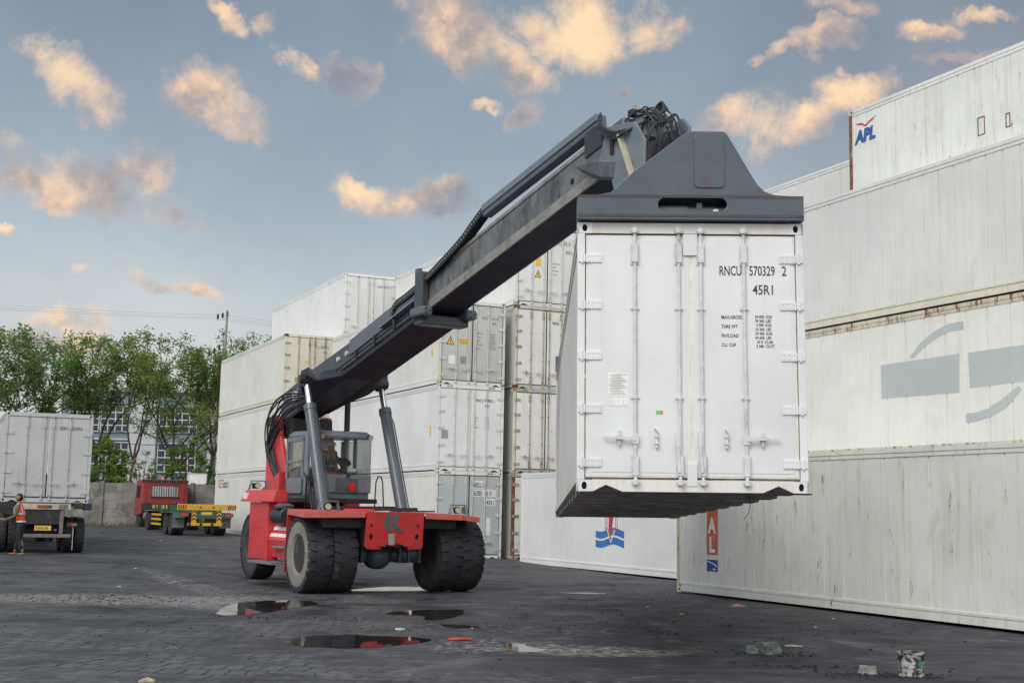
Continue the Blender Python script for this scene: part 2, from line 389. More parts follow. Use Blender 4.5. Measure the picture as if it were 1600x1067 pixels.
def container(name, label, org, rz=YAW, mw=None, H=CH, L=CL, body='white', door=None, doorR=None, post=None, cast=None, pitch=.61, group=None, detail=1,
              texts=(), stick=(), hw='hw', gap='dark', hazard=False, sides='LR', rail=None, railgap=.022, door_on=True, bars=(.62, 1.092, 1.33, 1.791), cat='container'):
    door = door or body; doorR = doorR or door; post = post or body; cast = cast or post; rail2 = rail if (rail and rail != 'cream') else body; rail = rail or body
    r = thing(name, label, cat, org, rz, group, mw)
    mb_, md, mr, mp, mc = M[body], M[door], M[rail], M[post], M[cast]
    for sx, x in ((1, 0.0), (-1, CW)):
        if ('L' if sx == 1 else 'R') not in sides: continue
        side_wall(x, sx, H, pitch, .175, H-.1, L).build('side_wall', mb_, r)
        a, b = sorted((x, x+sx*.05))
        q = MB(); q.box(a, .179, .03 if detail < 2 else .098, b, L-.179, .155)
        a2, b2 = sorted((x+sx*.012, x+sx*.05)); q.box(a2, .1, .155+railgap, b2, L-.1, .22)
        a2, b2 = sorted((x+sx*.04, x+sx*.05)); q.box(a2, .1, .155, b2, L-.1, .155+railgap)
        q.build('bottom_rail', mr, r)
        q = MB(); a, b = sorted((x+sx*.002, x+sx*.06)); q.box(a, .179, H-.085, b, L-.179, H-.012)
        a, b = sorted((x+sx*.014, x+sx*.06)); q.box(a, .1, H-.16, b, L-.1, H-.0852)
        q.build('top_rail', M[rail2], r)
    MB().box(.06, .12, H-.045, CW-.06, L-.12, H-.02).build('roof', mb_, r)
    fl = MB(); fl.box(.052, .06, .1, CW-.052, L-.06, .16)
    if detail == 2:
        y = .55
        k = 0
        while y < L-.5:
            z = .004
            fl.add([(a, y+d, zz) for a in (.002+.05, CW-.052) for d, zz in ((-.36, .1), (-.26, z), (.26, z), (.36, .1))], [(0, 4, 5, 1), (1, 5, 6, 2), (2, 6, 7, 3), (0, 1, 2, 3), (4, 7, 6, 5)])
            y += 1.22; k += 1
        fl.box(.35, L-.5, 0.02, .75, L-.2, .1); fl.box(1.5, L-.5, .02, 1.9, L-.2, .1)
        y = .12
        while y < L-.1:
            fl.box(.054, y, .086, CW-.054, y+.045, .0995); y += .145
    fl.build('underside', M['under'], r)
    MB().box(.09, L-.06, .13, CW-.09, L-.02, H-.1).build('end_wall', mb_, r)
    for (x, sx) in ((0, 1), (CW, -1)):
        for (y, sy) in ((0, 1), (L, -1)):
            q = MB(); a, b = sorted((x+sx*.0015, x+sx*.085)); c, d = sorted((y+sy*.0015, y+sy*.088)); q.box(a, c, .119, b, d, H-.119)
            q.build('corner_post', mp, r, bevel=.008 if detail == 2 else 0)
            for z in (0, H-.118): casting(x, y, z, sx, sy, H).build('corner_casting', [mc, M['hole']], r)
    if not door_on:
        MB().box(.086, .02, .1, CW-.086, .06, H-.1).build('end_wall', md, r); return r
    # frame around the doors
    sil = [(.163, .125), (CW-.163, .125), (CW-.163, .012), (2.275, .0), (2.12, .072), (1.955, .0), (.483, .0), (.31, .07), (.17, .0), (.163, .012)]
    MB().prism(sil, .004, .12, 'xz').build('door_sill', mr, r)
    MB().box(.163, .004, H-.117, CW-.163, .12, H-.002).build('door_header', mr, r)
    if hazard:
        q = MB()
        for cx in (.42, 1.98):
            for k in range(5): q.m(k % 2).box(cx-.14+k*.055, .0005, H-.075, cx-.14+(k+1)*.055, .0035, H-.035)
        q.build('hazard_tape', [M['hazard'], M['dark']], r)
    z0, z1 = .15, H-.135
    for si, (xa, xb, dm) in enumerate(((.094, 1.2145 if detail < 2 else 1.219, M[door]), (1.2235 if detail < 2 else 1.2192, CW-.094, M[doorR]))):
        d = MB(); d.box(xa+.018, .018, z0+.012, xb-.018, .07, z1-.012)
        if detail == 2: d.box(xa+.05, .0135, z0+.05, xb-.05, .02, z1-.045)
        leaf = d.build('door', dm, r, bevel=.004 if detail == 2 else 0)
        g = MB(); g.box(xa, .0215 if detail == 2 else .026, z0, xb, .06, z1); g.build('gasket', M[gap], leaf)
        for bi in (0, 1):
            bx = bars[si*2+bi]
            q = MB(); q.cyl((bx, -.008, .085), (bx, -.008, H-.075), .0165, n=10)
            # brackets, cams and keepers
            for z in ((.30, H-.33) if detail < 2 else (.27, H-.34)):
                q.box(bx-.045, .0, z-.12, bx-.014, .017, z+.12); q.box(bx+.014, .0, z-.12, bx+.045, .017, z+.12); q.box(bx-.03, -.03, z-.1, bx+.03, -.004, z+.1)
            for z in (.99, 1.95):
                q.box(bx-.048, .002, z-.012, bx+.048, .017, z+.012); q.cyl((bx, -.008, z-.015), (bx, -.008, z+.015), .024, n=8)
            for z in (.1, H-.09):
                q.cyl((bx, -.018, z-.03), (bx, -.018, z+.028), .033, n=8); q.box(bx-.04, -.03, z-.012, bx+.04, .002, z+.012)
            bar = q.build('locking_bar', M[hw], leaf, smooth=True)
            # handle
            q = MB()
            if bi == si:     # outer bars: level handle toward the hinge
                s = -1 if si == 0 else 1
                q.box(bx-.032, -.032, .5, bx+.032, -.018, .6)
                q.bar((bx, -.034, .545), (bx+s*.15, -.036, .56), .012, .03); q.bar((bx+s*.149, -.0355, .56), (bx+s*.34, -.03, .567), .01, .022)
                q.cyl((bx+s*.17, -.01, .48), (bx+s*.17, -.01, .64), .014, n=8); q.box(bx+s*.17-.03, -.045, .545, bx+s*.17+.03, .017, .585)
                q.cyl((bx+s*.17, -.05, .59), (bx+s*.17, .017, .59), .012, n=8)
            else:
                s = -1 if si == 0 else 1
                if detail == 2:
                    q.box(bx-.045, -.03, .47, bx-.005, -.012, .64); q.bar((bx-.03, -.036, .5), (bx-.012, -.036, .2), .012, .03)
                    ox = bx+(-.25 if si == 0 else .25); q.build('handle', M[hw], leaf); q = MB()
                    q.cyl((ox, -.01, .46), (ox, -.01, .62), .016, n=8); q.box(ox-.02, -.035, .5, ox+.02, .017, .52); q.box(ox-.02, -.035, .57, ox+.02, .017, .59); q.cyl((ox-.02, -.03, .66), (ox+.02, -.01, .61), .012, n=6)
                else:
                    q.box(bx-.03, -.03, .49, bx+.03, -.018, .58); q.bar((bx, -.032, .54), (bx+s*.3, -.03, .52), .01, .022); q.cyl((bx+s*.17, -.03, .45), (bx+s*.17, -.03, .6), .013, n=6)
            q.build('door_hook' if (detail == 2 and bi != si) else 'handle', M[hw], leaf)
        for z in (.30, .87, 1.44, 1.99, 2.50):
            if z > H-.25: continue
            xh0, xh1 = (.012, .262) if si == 0 else (CW-.262, CW-.012)
            q = MB(); q.box(xh0+(.08 if si == 0 else 0), .001, z-.045, xh1-(0 if si == 0 else .08), .0125, z+.045)
            hx = .055 if si == 0 else CW-.055
            q.box(min(hx, xh0+.002) if si == 0 else hx-.035, -.012, z-.04, (hx+.035) if si == 0 else CW-.012, .004, z+.04)
            q.cyl((hx, -.006, z-.055), (hx, -.006, z+.055), .016, n=8)
            if detail == 2:
                for k in range(3):
                    bxk = (.12+k*.055) if si == 0 else (CW-.12-k*.055)
                    for dz in (-.025, .027): q.cyl((bxk, -.006, z+dz), (bxk, .004, z+dz), .007, n=6)
            q.build('hinge', M[hw] if detail < 2 else md, leaf)
    if detail == 2:
        MB().box(1.14, -.004, H-.36, 1.295, .0125, H-.125).build('door_stop', md, r, bevel=.004); MB().box(1.165, -.004, .06, 1.27, .0125, .30).build('door_stop', md, r, bevel=.004)
    for (s, x, z, size, sx, m) in texts:
        text(s, size, M[m], r, face_front(x, .0115 if detail == 2 else .0135, z), sx, .006*size)
    for (kind, x0, z0, x1, z1, m) in stick:
        yf = .0125 if detail == 2 else .0165
        if kind == 'tri':
            q = MB(); q.m(1).prism([(x0, z0), (x1, z0), ((x0+x1)/2, z1)], yf-.001, yf+.002, 'xz')
            w = (x1-x0)*.13; q.m(0).prism([(x0+w, z0+w*.6), (x1-w, z0+w*.6), ((x0+x1)/2, z1-w*1.4)], yf-.003, yf-.001, 'xz')
            xm = (x0+x1)/2; q.m(1).box(xm-w*.3, yf-.004, z0+w*1.2, xm+w*.3, yf-.003, z1-w*3)
            q.build('warning_sticker', [M['yellow'], M['ink']], r)
        else:
            q = MB(); q.box(x0, yf-.0015, z0, x1, yf+.002, z1); q.build(kind, M[m], r)
    return r
def data_text(x1=1.545, x2=1.905, top=1.85, m='ink', a=1.0):
    L = ['MAX.GROSS.', 'TARE WT', 'PAYLOAD', 'CU. CAP']
    out = [(s, x1, top-.10*i*a, .052*a, .78, m) for i, s in enumerate(L)]
    R = ['34 000  KGS', '74 960  LBS', ' 4 700  KGS', '10 360  LBS', '29 300  KGS', '64 600  LBS', '  67.4  CU.M.', ' 2 380  CU.FT.']
    out += [(s, x2, top+.01-.0455*i*a, .044*a, .80, m) for i, s in enumerate(R)]
    return out
# ------------------------------------------------------------------ the yard's containers
B0 = Vector((-2.439, 42.778, .085)); A0 = Vector((-9.689, 54.282, .33)); D0 = Vector((-7.358, 55.279, .30))
R0 = Vector((8.911, 17.535, .02)); GRP = 'stacked refrigerated containers'
def up(v, n, off=0): return v + Vector((0, 0, n*(CH+.004)+off))
# nearer middle stack, left column
c1 = container('shipping_container', 'grey-doored container at the bottom of the middle stack, numbered ABSU 608046 0', up(B0, 0), body='offwhite', door='bluegrey', post='white_d', pitch=.3, hw='hw', group=GRP, hazard=True, cast='white_d',
  texts=[('ABSU', 1.33, 2.37, .26, .62, 'ink'), ('6080 46 0', 1.38, 2.10, .25, .66, 'ink'), ('45R1', 1.86, 1.80, .22, .66, 'ink')],
  stick=[('white_patch', 1.31, 2.34, 1.74, 2.60, 'white_s'), ('white_patch', 1.36, 2.07, 2.2, 2.31, 'white_s'), ('white_patch', 1.84, 1.77, 2.19, 2.0, 'white_s'), ('white_patch', 1.86, .78, 2.02, 1.36, 'white_s'), ('data_table', 1.45, 1.0, 1.6, 1.3, 'white_s')])
c2_ = container('shipping_container', 'clean bright white container, second in the middle stack, above the grey-doored one', up(B0, 1), body='white', cast='white', pitch=.3, hw='hw_w', gap='seal', group=GRP, hazard=True,
  texts=[('RNCU', 1.40, 2.36, .14, .72, 'ink'), ('954352 1', 1.72, 2.36, .14, .72, 'ink'), ('45R1', 1.73, 2.19, .12, .72, 'ink')]+[(s, x, z, .06, .8, 'ink2') for s, x, z in (('MAX GR', 1.32, 1.80), ('TARE', 1.32, 1.69), ('NET', 1.32, 1.58), ('CU CAP', 1.32, 1.47))]+[('34 000 KGS', 1.72, 1.80-.055*i, .05, .85, 'ink2') for i in range(0)],
  stick=[('data_plate', .16, 1.07, .40, 1.36, 'grey_s'), ('small_sticker', .85, .94, .89, .98, 'yellow')])
for i, s in enumerate(['34 000 KGS', '74 960 LBS', ' 4 580 KGS', '10 100 LBS', '29 420 KGS', '64 860 LBS', '67.9 CU.M.']):
    text(s, .052, M['ink2'], c2_, face_front(1.72, .0175, 1.80-.06*i), .8, .0003)
c3 = container('shipping_container', 'greyish container with yellow warning signs, top of the left column of the middle stack', up(B0, 2), body='offwhite', door='grey_c', doorR='grey_c', post='cream', cast='rusty', pitch=.3, group=GRP,
  texts=[('CDLU', 1.55, 2.30, .13, .72, 'ink2'), ('601142', 1.92, 2.30, .13, .72, 'ink2'), ('45R1', 1.93, 2.14, .12, .72, 'ink2'), ('H.', .90, 2.16, .26, .9, 'red_f')]
    + [(s, 1.38, 1.78-.13*i, .07, .8, 'ink2') for i, s in enumerate(('MAX.GR.', 'TARE', 'NET', 'CU.CAP', 'MAX'))] + [(s, 1.86, 1.78-.075*i, .062, .8, 'ink2') for i, s in enumerate(('34,000 KG', '74,960 LB', '4,640 KG', '10,230 LB', '29,360 KG', '64,730 LB', '67.5 CU.M', '2,383 CU.FT'))],
  stick=[('tri', .26, 1.34, .54, 1.66, 'yellow'), ('yellow_sign', .70, 1.38, 1.10, 1.59, 'yellow'), ('white_notice', .345, .70, .60, .98, 'white_s'), ('data_plate', .78, .72, 1.0, .98, 'brown_s')])
for i in range(3): MB().box(.74, .0125, 1.42+i*.055, 1.06-.05*(i % 2), .0145, 1.445+i*.055).build('sign_lettering', M['brown_s'], c3)
# right column, standing a little further out
C0 = B0 + WW*(CW+.30) - UU*.16
c = container('shipping_container', 'rust streaked container at the bottom of the right column, behind a clean white one', up(C0, 0), body='dirtygrey', door='offwhite', post='rust', cast='rusty', pitch=.3, group=GRP, hw='hw_r')
c = container('shipping_container', 'scuffed pale container second in the right column, with grey dirt along its door foot', up(C0, 1), body='dirtygrey', door='offwhite', post='cream', cast='rusty', pitch=.3, group=GRP, hw='hw_r', hazard=True,
  texts=[('ATKU 651', 1.75, 2.33, .14, .72, 'ink')], stick=[('small_sticker', 1.44, 1.42, 1.48, 1.46, 'green_s')])
c = container('shipping_container', 'pale container third in the right column with brown rusted left post', up(C0, 2), body='grey_c', door='offwhite', post='rusty', cast='rust', pitch=.3, group=GRP, hw='hw_r',
  texts=[('RKRU', 1.45, 2.30, .14, .72, 'ink'), ('611270 5', 1.80, 2.30, .14, .72, 'ink')])
ct = container('shipping_container', 'white container on top of the right column, numbered RJMU 6093 18 0', up(C0, 3), body='white_d', post='white_d', cast='rusty', pitch=.3, group=GRP, hw='hw',
  texts=[('RJMU', 1.42, 2.50, .24, .70, 'ink2'), ('6093 18 0', 1.44, 2.24, .24, .70, 'ink2'), ('45R1', 1.92, 1.95, .20, .70, 'ink2')] + [(s, 1.42, 1.55-.13*i, .06, .8, 'ink2') for i, s in enumerate(('MAX GROSS', 'TARE', 'PAYLOAD', 'CU CAP'))],
  stick=[('tri', .72, 1.02, .98, 1.30, 'yellow'), ('yellow_sign', .75, 1.42, .96, 1.72, 'yellow'), ('data_plate', .22, 1.34, .42, 1.60, 'brown_s')])
for q_, yy in ((ct, .75), (c3, .62)):   # small yellow warning triangle on the long side
    qb = MB(); qb.prism([(yy, 1.02), (yy+.2, 1.02), (yy+.1, 1.40)], .0245, .0275, 'yz'); qb.build('warning_sticker', M['yellow'], q_)
for q_ in (c1, c2_):
    MB().box(.0245, .62, 1.2, .0275, .74, 1.52).build('yellow_label', M['yellow'], q_)
# stack behind: three high at the left, four high beside it
ca = container('shipping_container', 'bottom container of the left stack, marked GESeaco beside its far edge', up(A0, 0), body='white_d', door='offwhite', pitch=.28, group=GRP)
text('GE', .60, M['red_l'], ca, face_left(.026, 11.62, 2.22), 1.0, .004); text('Seaco', .60, M['ink'], ca, face_left(.026, 10.72, 2.22), .92, .004)
container('shipping_container', 'middle container of the left stack, cream and plain', up(A0, 1), body='offwhite', door='offwhite', post='cream', pitch=.28, group=GRP)
container('shipping_container', 'rust edged cream container on top of the left stack with a yellow label', up(A0, 2), body='offwhite', door='cream', post='cream', cast='rust', pitch=.28, group=GRP, hw='hw_r', gap='seal', rail='cream',
  texts=[('JXLU 585402 5', 1.32, 2.36, .15, .68, 'ink2'), ('45R1', 1.70, 2.15, .13, .7, 'ink2')], stick=[('yellow_sign', .92, 1.68, 1.12, 1.78, 'yellow'), ('data_plate', .50, .83, .71, 1.05, 'brown_s')])
for n in range(3): container('shipping_container', 'plain pale container low in the back row, carrying the highest white one', up(D0, n), body='offwhite', door='offwhite', pitch=.28, group='back row containers hidden low in the stack', hw='hw')
container('shipping_container', 'highest white container at the back, above the rust edged cream one', up(D0, 3), body='white', door='white_d', post='white', cast='white_d', pitch=.28, group=GRP, hw='hw', gap='seal',
  texts=[('SUDU 818776 5', 1.50, 2.36, .15, .68, 'ink2')])
E0 = D0 + WW*(CW+.06) + UU*.06
for n in range(3): container('shipping_container', 'plain pale container low in the back row, carrying the highest white one', up(E0, n), body='offwhite', door='offwhite', pitch=.28, group='back row containers hidden low in the stack', hw='hw')
container('shipping_container', 'container with a rusty post peeping out beside the highest white one', up(E0, 3), body='offwhite', door='cream', post='rusty', cast='rust', pitch=.28, group=GRP, hw='hw_r')
# right-hand wall of containers, seen along their long sides
cr1 = container('shipping_container', 'large greenish white container on the ground at the right, with an orange banner reading AL', up(R0, 0), body='green_c', post='rusty', cast='cream', pitch=.55, group=GRP, rail='green_c')
MB().box(.0235, 10.65, .85, .0275, 11.055, 2.52).build('orange_banner', M['orange_b'], cr1)
text('A', .44, M['white_s'], cr1, face_left(.0225, 10.99, 1.31), .85, .018); text('L', .44, M['white_s'], cr1, face_left(.0225, 10.97, .91), .95, .018)
q = MB(); q.m(0).box(.0235, 10.655, .50, .0275, 11.055, .745)
q.m(1).prism([(10.68, .60), (10.85, .66), (11.04, .70), (11.04, .72), (10.85, .685), (10.68, .63)], .022, .0235, 'yz'); q.prism([(10.7, .54), (10.78, .57), (10.85, .55), (10.78, .53)], .022, .0235, 'yz')
q.build('blue_emblem', [M['blue_l'], M['white_s']], cr1)
R2 = R0 + WW*(CW+.10)
container('shipping_container', 'buried container at the base of the right-hand wall, carrying the others', up(R2, 0), body='cream', pitch=.55, group='containers buried inside the right-hand wall')
cr2 = container('shipping_container', 'creamy container with big grey painted blocks and arcs, midway up the right-hand wall', up(R2, 1), body='offwhite', post='cream', cast='rusty', rail='rusty', pitch=.55, group=GRP)
q = MB()
for pl in ([(8.46, 1.905), (6.27, 1.925), (6.29, 1.18), (8.46, 1.215)], [(6.05, 1.918), (3.4, 1.93), (3.4, 1.28), (6.03, 1.246)],
           [(6.15, 2.54), (6.55, 2.53), (6.95, 2.42), (7.3, 2.25), (7.62, 1.98), (7.5, 1.96), (7.2, 2.15), (6.85, 2.29), (6.5, 2.38), (6.15, 2.375)],
           [(6.15, .60), (5.9, .60), (5.5, .68), (5.15, .82), (4.78, 1.12), (4.86, 1.20), (5.25, .98), (5.6, .83), (5.9, .775), (6.15, .77)]):
    q.prism(pl, .0235, .0275, 'yz')
q.build('painted_block', M['bluegrey'], cr2)
container('shipping_container', 'white container with a worn cream bottom rail, third level of the right-hand wall', up(R2, 2), body='white_d', post='white_d', cast='white_d', rail='cream', pitch=.42, group=GRP)
R4 = Vector((13.393, 19.571, .02)); 
for n in range(3): container('shipping_container', 'buried container at the base of the right-hand wall, carrying the others', up(R4, n), body='cream', pitch=.55, group='containers buried inside the right-hand wall')
cr4 = container('shipping_container', 'rust streaked container marked APL at the top right, with a brown corner post', up(R4, 3), body='green_c', post='rust', cast='rusty', rail='green_c', pitch=.5, group=GRP)
text('APL', .42, M['blue_l'], cr4, face_left(.0235, 11.98, 2.02), .98, .026, shear=.15)
q = MB(); q.prism([(11.98, 2.53), (11.72, 2.49), (11.68, 2.44), (11.6, 2.42), (11.55, 2.46), (11.24, 2.55), (11.36, 2.47), (11.5, 2.43), (11.58, 2.38), (11.66, 2.39), (11.74, 2.44), (11.88, 2.47)], .0225, .0265, 'yz')
q.build('red_emblem', M['red_l'], cr4)
for (a, b, z0, z1) in ((7.84, 8.05, 1.19, 1.60), (7.14, 7.27, 1.17, 1.48)):
    q = MB(); q.prism([[(a, z0), (b, z0), (b, z1), (a, z1)], [(a+.025, z0+.025), (b-.025, z0+.025), (b-.025, z1-.025), (a+.025, z1-.025)]], .022, .0275, 'yz'); q.build('access_frame', M['rust'], cr4)
W0 = R0 + WW*7.758
for n in range(3): container('shipping_container', 'buried container at the base of the right-hand wall, carrying the others', up(W0 + UU*9.2, n), body='cream', pitch=.42, group='containers buried inside the right-hand wall')
container('shipping_container', 'pale container rising behind the top right one with nothing painted on it', up(W0 + UU*9.2, 3), body='white_d', pitch=.42, group=GRP)
# the single container with the blue waves
L0 = Vector((.388, 41.926, .03)) - UU*CL
cl = container('shipping_container', 'clean white container on the ground with blue waves painted on its side', L0, body='white', pitch=.61, group=GRP)
def wave(z):
    top = []; bot = []
    for i in range(19):
        s = i/18; y = 7.22-s*1.62
        zz = z+.055*math.sin(s*2*PI*1.1+3.5)+.03*s; top.append((y, zz+.20)); bot.append((y, zz))
    return top+bot[::-1]
q = MB(); q.m(0).prism(wave(.72), .0245, .0275, 'yz'); q.prism(wave(.98), .0245, .0275, 'yz')
q.m(1).prism([(6.47, 1.72), (6.18, 1.72), (6.30, 1.12), (6.40, .95), (6.47, 1.12)], .0215, .0245, 'yz')
q.m(2).prism([(6.58, 1.2), (6.52, 1.2), (6.34, .86), (6.17, 1.2), (6.10, 1.2), (6.34, .80)], .0225, .0240, 'yz')
for y in (6.64, 6.56, 6.08, 5.99): q.m(1).box(.0215, y-.012, 1.22, .0245, y+.012, 1.72)
for y in (6.6, 6.035): q.m(1).box(.0215, y-.07, 1.20, .0245, y+.07, 1.235)
q.build('wave_emblem', [M['blue_w'], M['red_l'], M['white']], cl)

# ------------------------------------------------------------------ the container being carried
yw, cpi, cro = rad(-1.021), rad(1.575), rad(.451)
ca_ = Vector((-math.sin(yw)*math.cos(cpi), math.cos(yw)*math.cos(cpi), -math.sin(cpi))); b0 = Vector((math.cos(yw), math.sin(yw), 0)); c0_ = b0.cross(ca_)
cb = b0*math.cos(cro)+c0_*math.sin(cro); cc = -b0*math.sin(cro)+c0_*math.cos(cro)
XC = Matrix(((cb.x, ca_.x, cc.x, .706), (cb.y, ca_.y, cc.y, 13.537), (cb.z, ca_.z, cc.z, 1.926), (0, 0, 0, 1)))
M['white_h'] = paint('white paint of the carried container', (.725, .75, .77), .20, .10, (.56, .53, .45), .42, .22)
M['white_hs'] = paint('white side paint with long scuffs', (.70, .70, .68), .45, .12, (.44, .42, .36), .5, .45)
M['white_sill'] = paint('white sill paint with rust weeping', (.72, .72, .69), .3, .55, (.60, .40, .20), .5, .6, .6)
ch = container('shipping_container', 'white container numbered RNCU 570329 2 hanging in mid air, its closed doors facing us', (0, 0, 0), mw=XC, body='white_hs', door='white_h', post='white_h', cast='white_h', rail='white_sill', detail=2, pitch=.61, hw='hw_w', gap='seal', group=GRP,
  texts=[('RNCU', 1.527, 2.325, .150, .585, 'ink'), ('570329', 1.850, 2.325, .150, .62, 'ink'), ('2', 2.20, 2.325, .150, .72, 'ink'), ('45R1', 1.885, 2.118, .150, .76, 'ink')]+data_text(),
  stick=[('green_sticker', .839, .815, .885, .857, 'green_s'), ('orange_sticker', .885, .815, .914, .857, 'orange_s')])
q = MB(); q.m(0).box(.332, .0105, .905, .544, .0125, 1.256)
for i in range(13):
    z = 1.235-i*.0175; q.m(1).box(.345+.01*(i % 3), .0095, z-.0035, .53-.02*((i*7) % 4), .0105, z+.0035)
for i in range(1, 4): q.m(2).box(.34+i*.052-.001, .0095, .912, .34+i*.052+.001, .0105, 1.0)
q.m(2).box(.336, .0095, 1.0, .54, .0105, 1.004)
q.build('data_plate', [M['white_s'], M['grey_s'], M['grey_s']], ch)
q = MB(); q.tube([(1.855, .3, .05), (1.86, .3, -.02), (1.868, .3, -.12), (1.85, .3, -.2), (1.80, .3, -.27)], .004); q.build('loose_cable', M['dark'], ch)
MB().box(2.27, .01, -.012, 2.47, .16, -.0015).build('bent_plate', M['dark'], ch)
# ------------------------------------------------------------------ people
M['skin'] = simple('brown skin', (.30, .16, .10), .55, 0, .08)
M['hair'] = simple('black hair', (.012, .011, .011), .6)
M['vest'] = simple('orange safety vest', (.80, .11, .03), .65, 0, .15)
M['reflect'] = simple('silver reflective tape', (.62, .64, .64), .35)
M['olive'] = simple('olive shirt', (.14, .11, .055), .8)
M['trouser'] = simple('black trousers', (.015, .016, .022), .8)
M['navy'] = simple('navy work shirt', (.035, .048, .085), .75)
M['lightblue'] = simple('pale blue shirt', (.50, .62, .66), .7)
M['sandal'] = simple('dark sandal', (.03, .02, .018), .7)
M['helmet'] = simple('white helmet plastic', (.78, .78, .76), .3)
def skin_mesh(chains, sub=2):
    """chains: list of [(point, (rx, ry) or r), ...]; a chain may start at an existing point to branch"""
    vs = []; ed = []; rr = []; idx = {}
    def vid(p, r):
        k = (round(p[0], 4), round(p[1], 4), round(p[2], 4))
        if k not in idx: idx[k] = len(vs); vs.append(p); rr.append(r if isinstance(r, tuple) else (r, r))
        return idx[k]
    for c in chains:
        ids = [vid(*q) for q in c]
        ed += list(zip(ids[:-1], ids[1:]))
    me = bpy.data.meshes.new('skin'); me.from_pydata(vs, ed, [])
    o = bpy.data.objects.new('skin', me); COL.objects.link(o)
    md = o.modifiers.new('s', 'SKIN'); md.use_smooth_shade = True; md.branch_smoothing = .4
    for i, r in enumerate(rr): me.skin_vertices[0].data[i].radius = r; me.skin_vertices[0].data[i].use_root = (i == 0)
    if sub: m2 = o.modifiers.new('ss', 'SUBSURF'); m2.levels = sub; m2.render_levels = sub
    bpy.context.view_layer.update()
    ev = o.evaluated_get(bpy.context.evaluated_depsgraph_get()).to_mesh()
    V = [tuple(v.co) for v in ev.vertices]; F = [tuple(p.vertices) for p in ev.polygons]
    bpy.data.objects.remove(o); bpy.data.meshes.remove(me)
    return V, F
def add_hand(mb, w, d, up_, side):
    """wrist w, direction d of the palm, back-of-hand normal up_, thumb side vector; relaxed, curled"""
    d = Vector(d).normalized(); s = Vector(side).normalized(); n = Vector(up_).normalized(); w = Vector(w)
    V, F = skin_mesh([[(tuple(w), (.024, .02)), (tuple(w+d*.04), (.034, .016)), (tuple(w+d*.085), (.036, .014))]], 1); mb.add(V, F)
    for k, L in enumerate((.072, .08, .074, .058)):
        b = w+d*.078+s*(.027-.018*k); a1 = (d-n*.15).normalized(); a2 = (d-n*.75).normalized(); a3 = (d*.5-n).normalized()
        p1 = b+a1*L*.45; p2 = p1+a2*L*.32; p3 = p2+a3*L*.25
        V, F = skin_mesh([[(tuple(b-d*.02), .0095), (tuple(p1), .009), (tuple(p2), .0082), (tuple(p3), .0068)]], 1); mb.add(V, F)
    b = w+d*.025+s*.025; p1 = b+(d*.6+s*.8-n*.2).normalized()*.034; p2 = p1+(d-n*.3).normalized()*.03
    V, F = skin_mesh([[(tuple(b), .012), (tuple(p1), .0105), (tuple(p2), .0085)]], 1); mb.add(V, F)
def head_mesh(c, R):
    """face toward -y; returns verts, faces of a head about .23 high centred on c, and a hair cap"""
    out = []
    for kind in (0, 1):
        nu, nv = 24, 18; vs = []; fs = []
        for j in range(nv+1):
            ph = -PI/2+PI*j/nv
            for i in range(nu):
                th = 2*PI*i/nu; x = math.cos(ph)*math.sin(th); y = -math.cos(ph)*math.cos(th); z = math.sin(ph)
                X = x*.073*(1-.28*max(0, -z)**1.4); Y = y*.092*(1-.12*max(0, -z)); Z = z*.118
                if kind == 0:
                    f = max(0, -y)
                    g = lambda cx, cz, sx, sz: math.exp(-((x-cx)/sx)**2-((z-cz)/sz)**2)*f
                    Y -= .020*g(0, -.12, .14, .22)+.006*g(0, .18, .6, .12)-.009*(g(.38, .04, .22, .12)+g(-.38, .04, .22, .12))
                    Y -= .007*g(0, -.5, .32, .08)+.008*g(0, -.85, .35, .2); Y += .004*g(0, -.62, .3, .05)
                    if abs(x) > .85 and abs(z) < .32 and abs(y+.0) < .5: X *= 1.13
                else:
                    s = 1.10+.02*mnoise.noise(Vector((x*4, y*4, z*4))); X = x*.073*s; Y = y*.092*s+.004; Z = z*.118*1.08
                    keep = z > .35 or (y > .05 and z > -.45)
                    if not keep: X *= .82; Y *= .82
                vs.append(Vector((X, Y, Z)))
        for j in range(nv):
            for i in range(nu): fs.append((j*nu+i, j*nu+(i+1) % nu, (j+1)*nu+(i+1) % nu, (j+1)*nu+i))
        out.append(([tuple(R @ v+Vector(c)) for v in vs], fs))
    return out
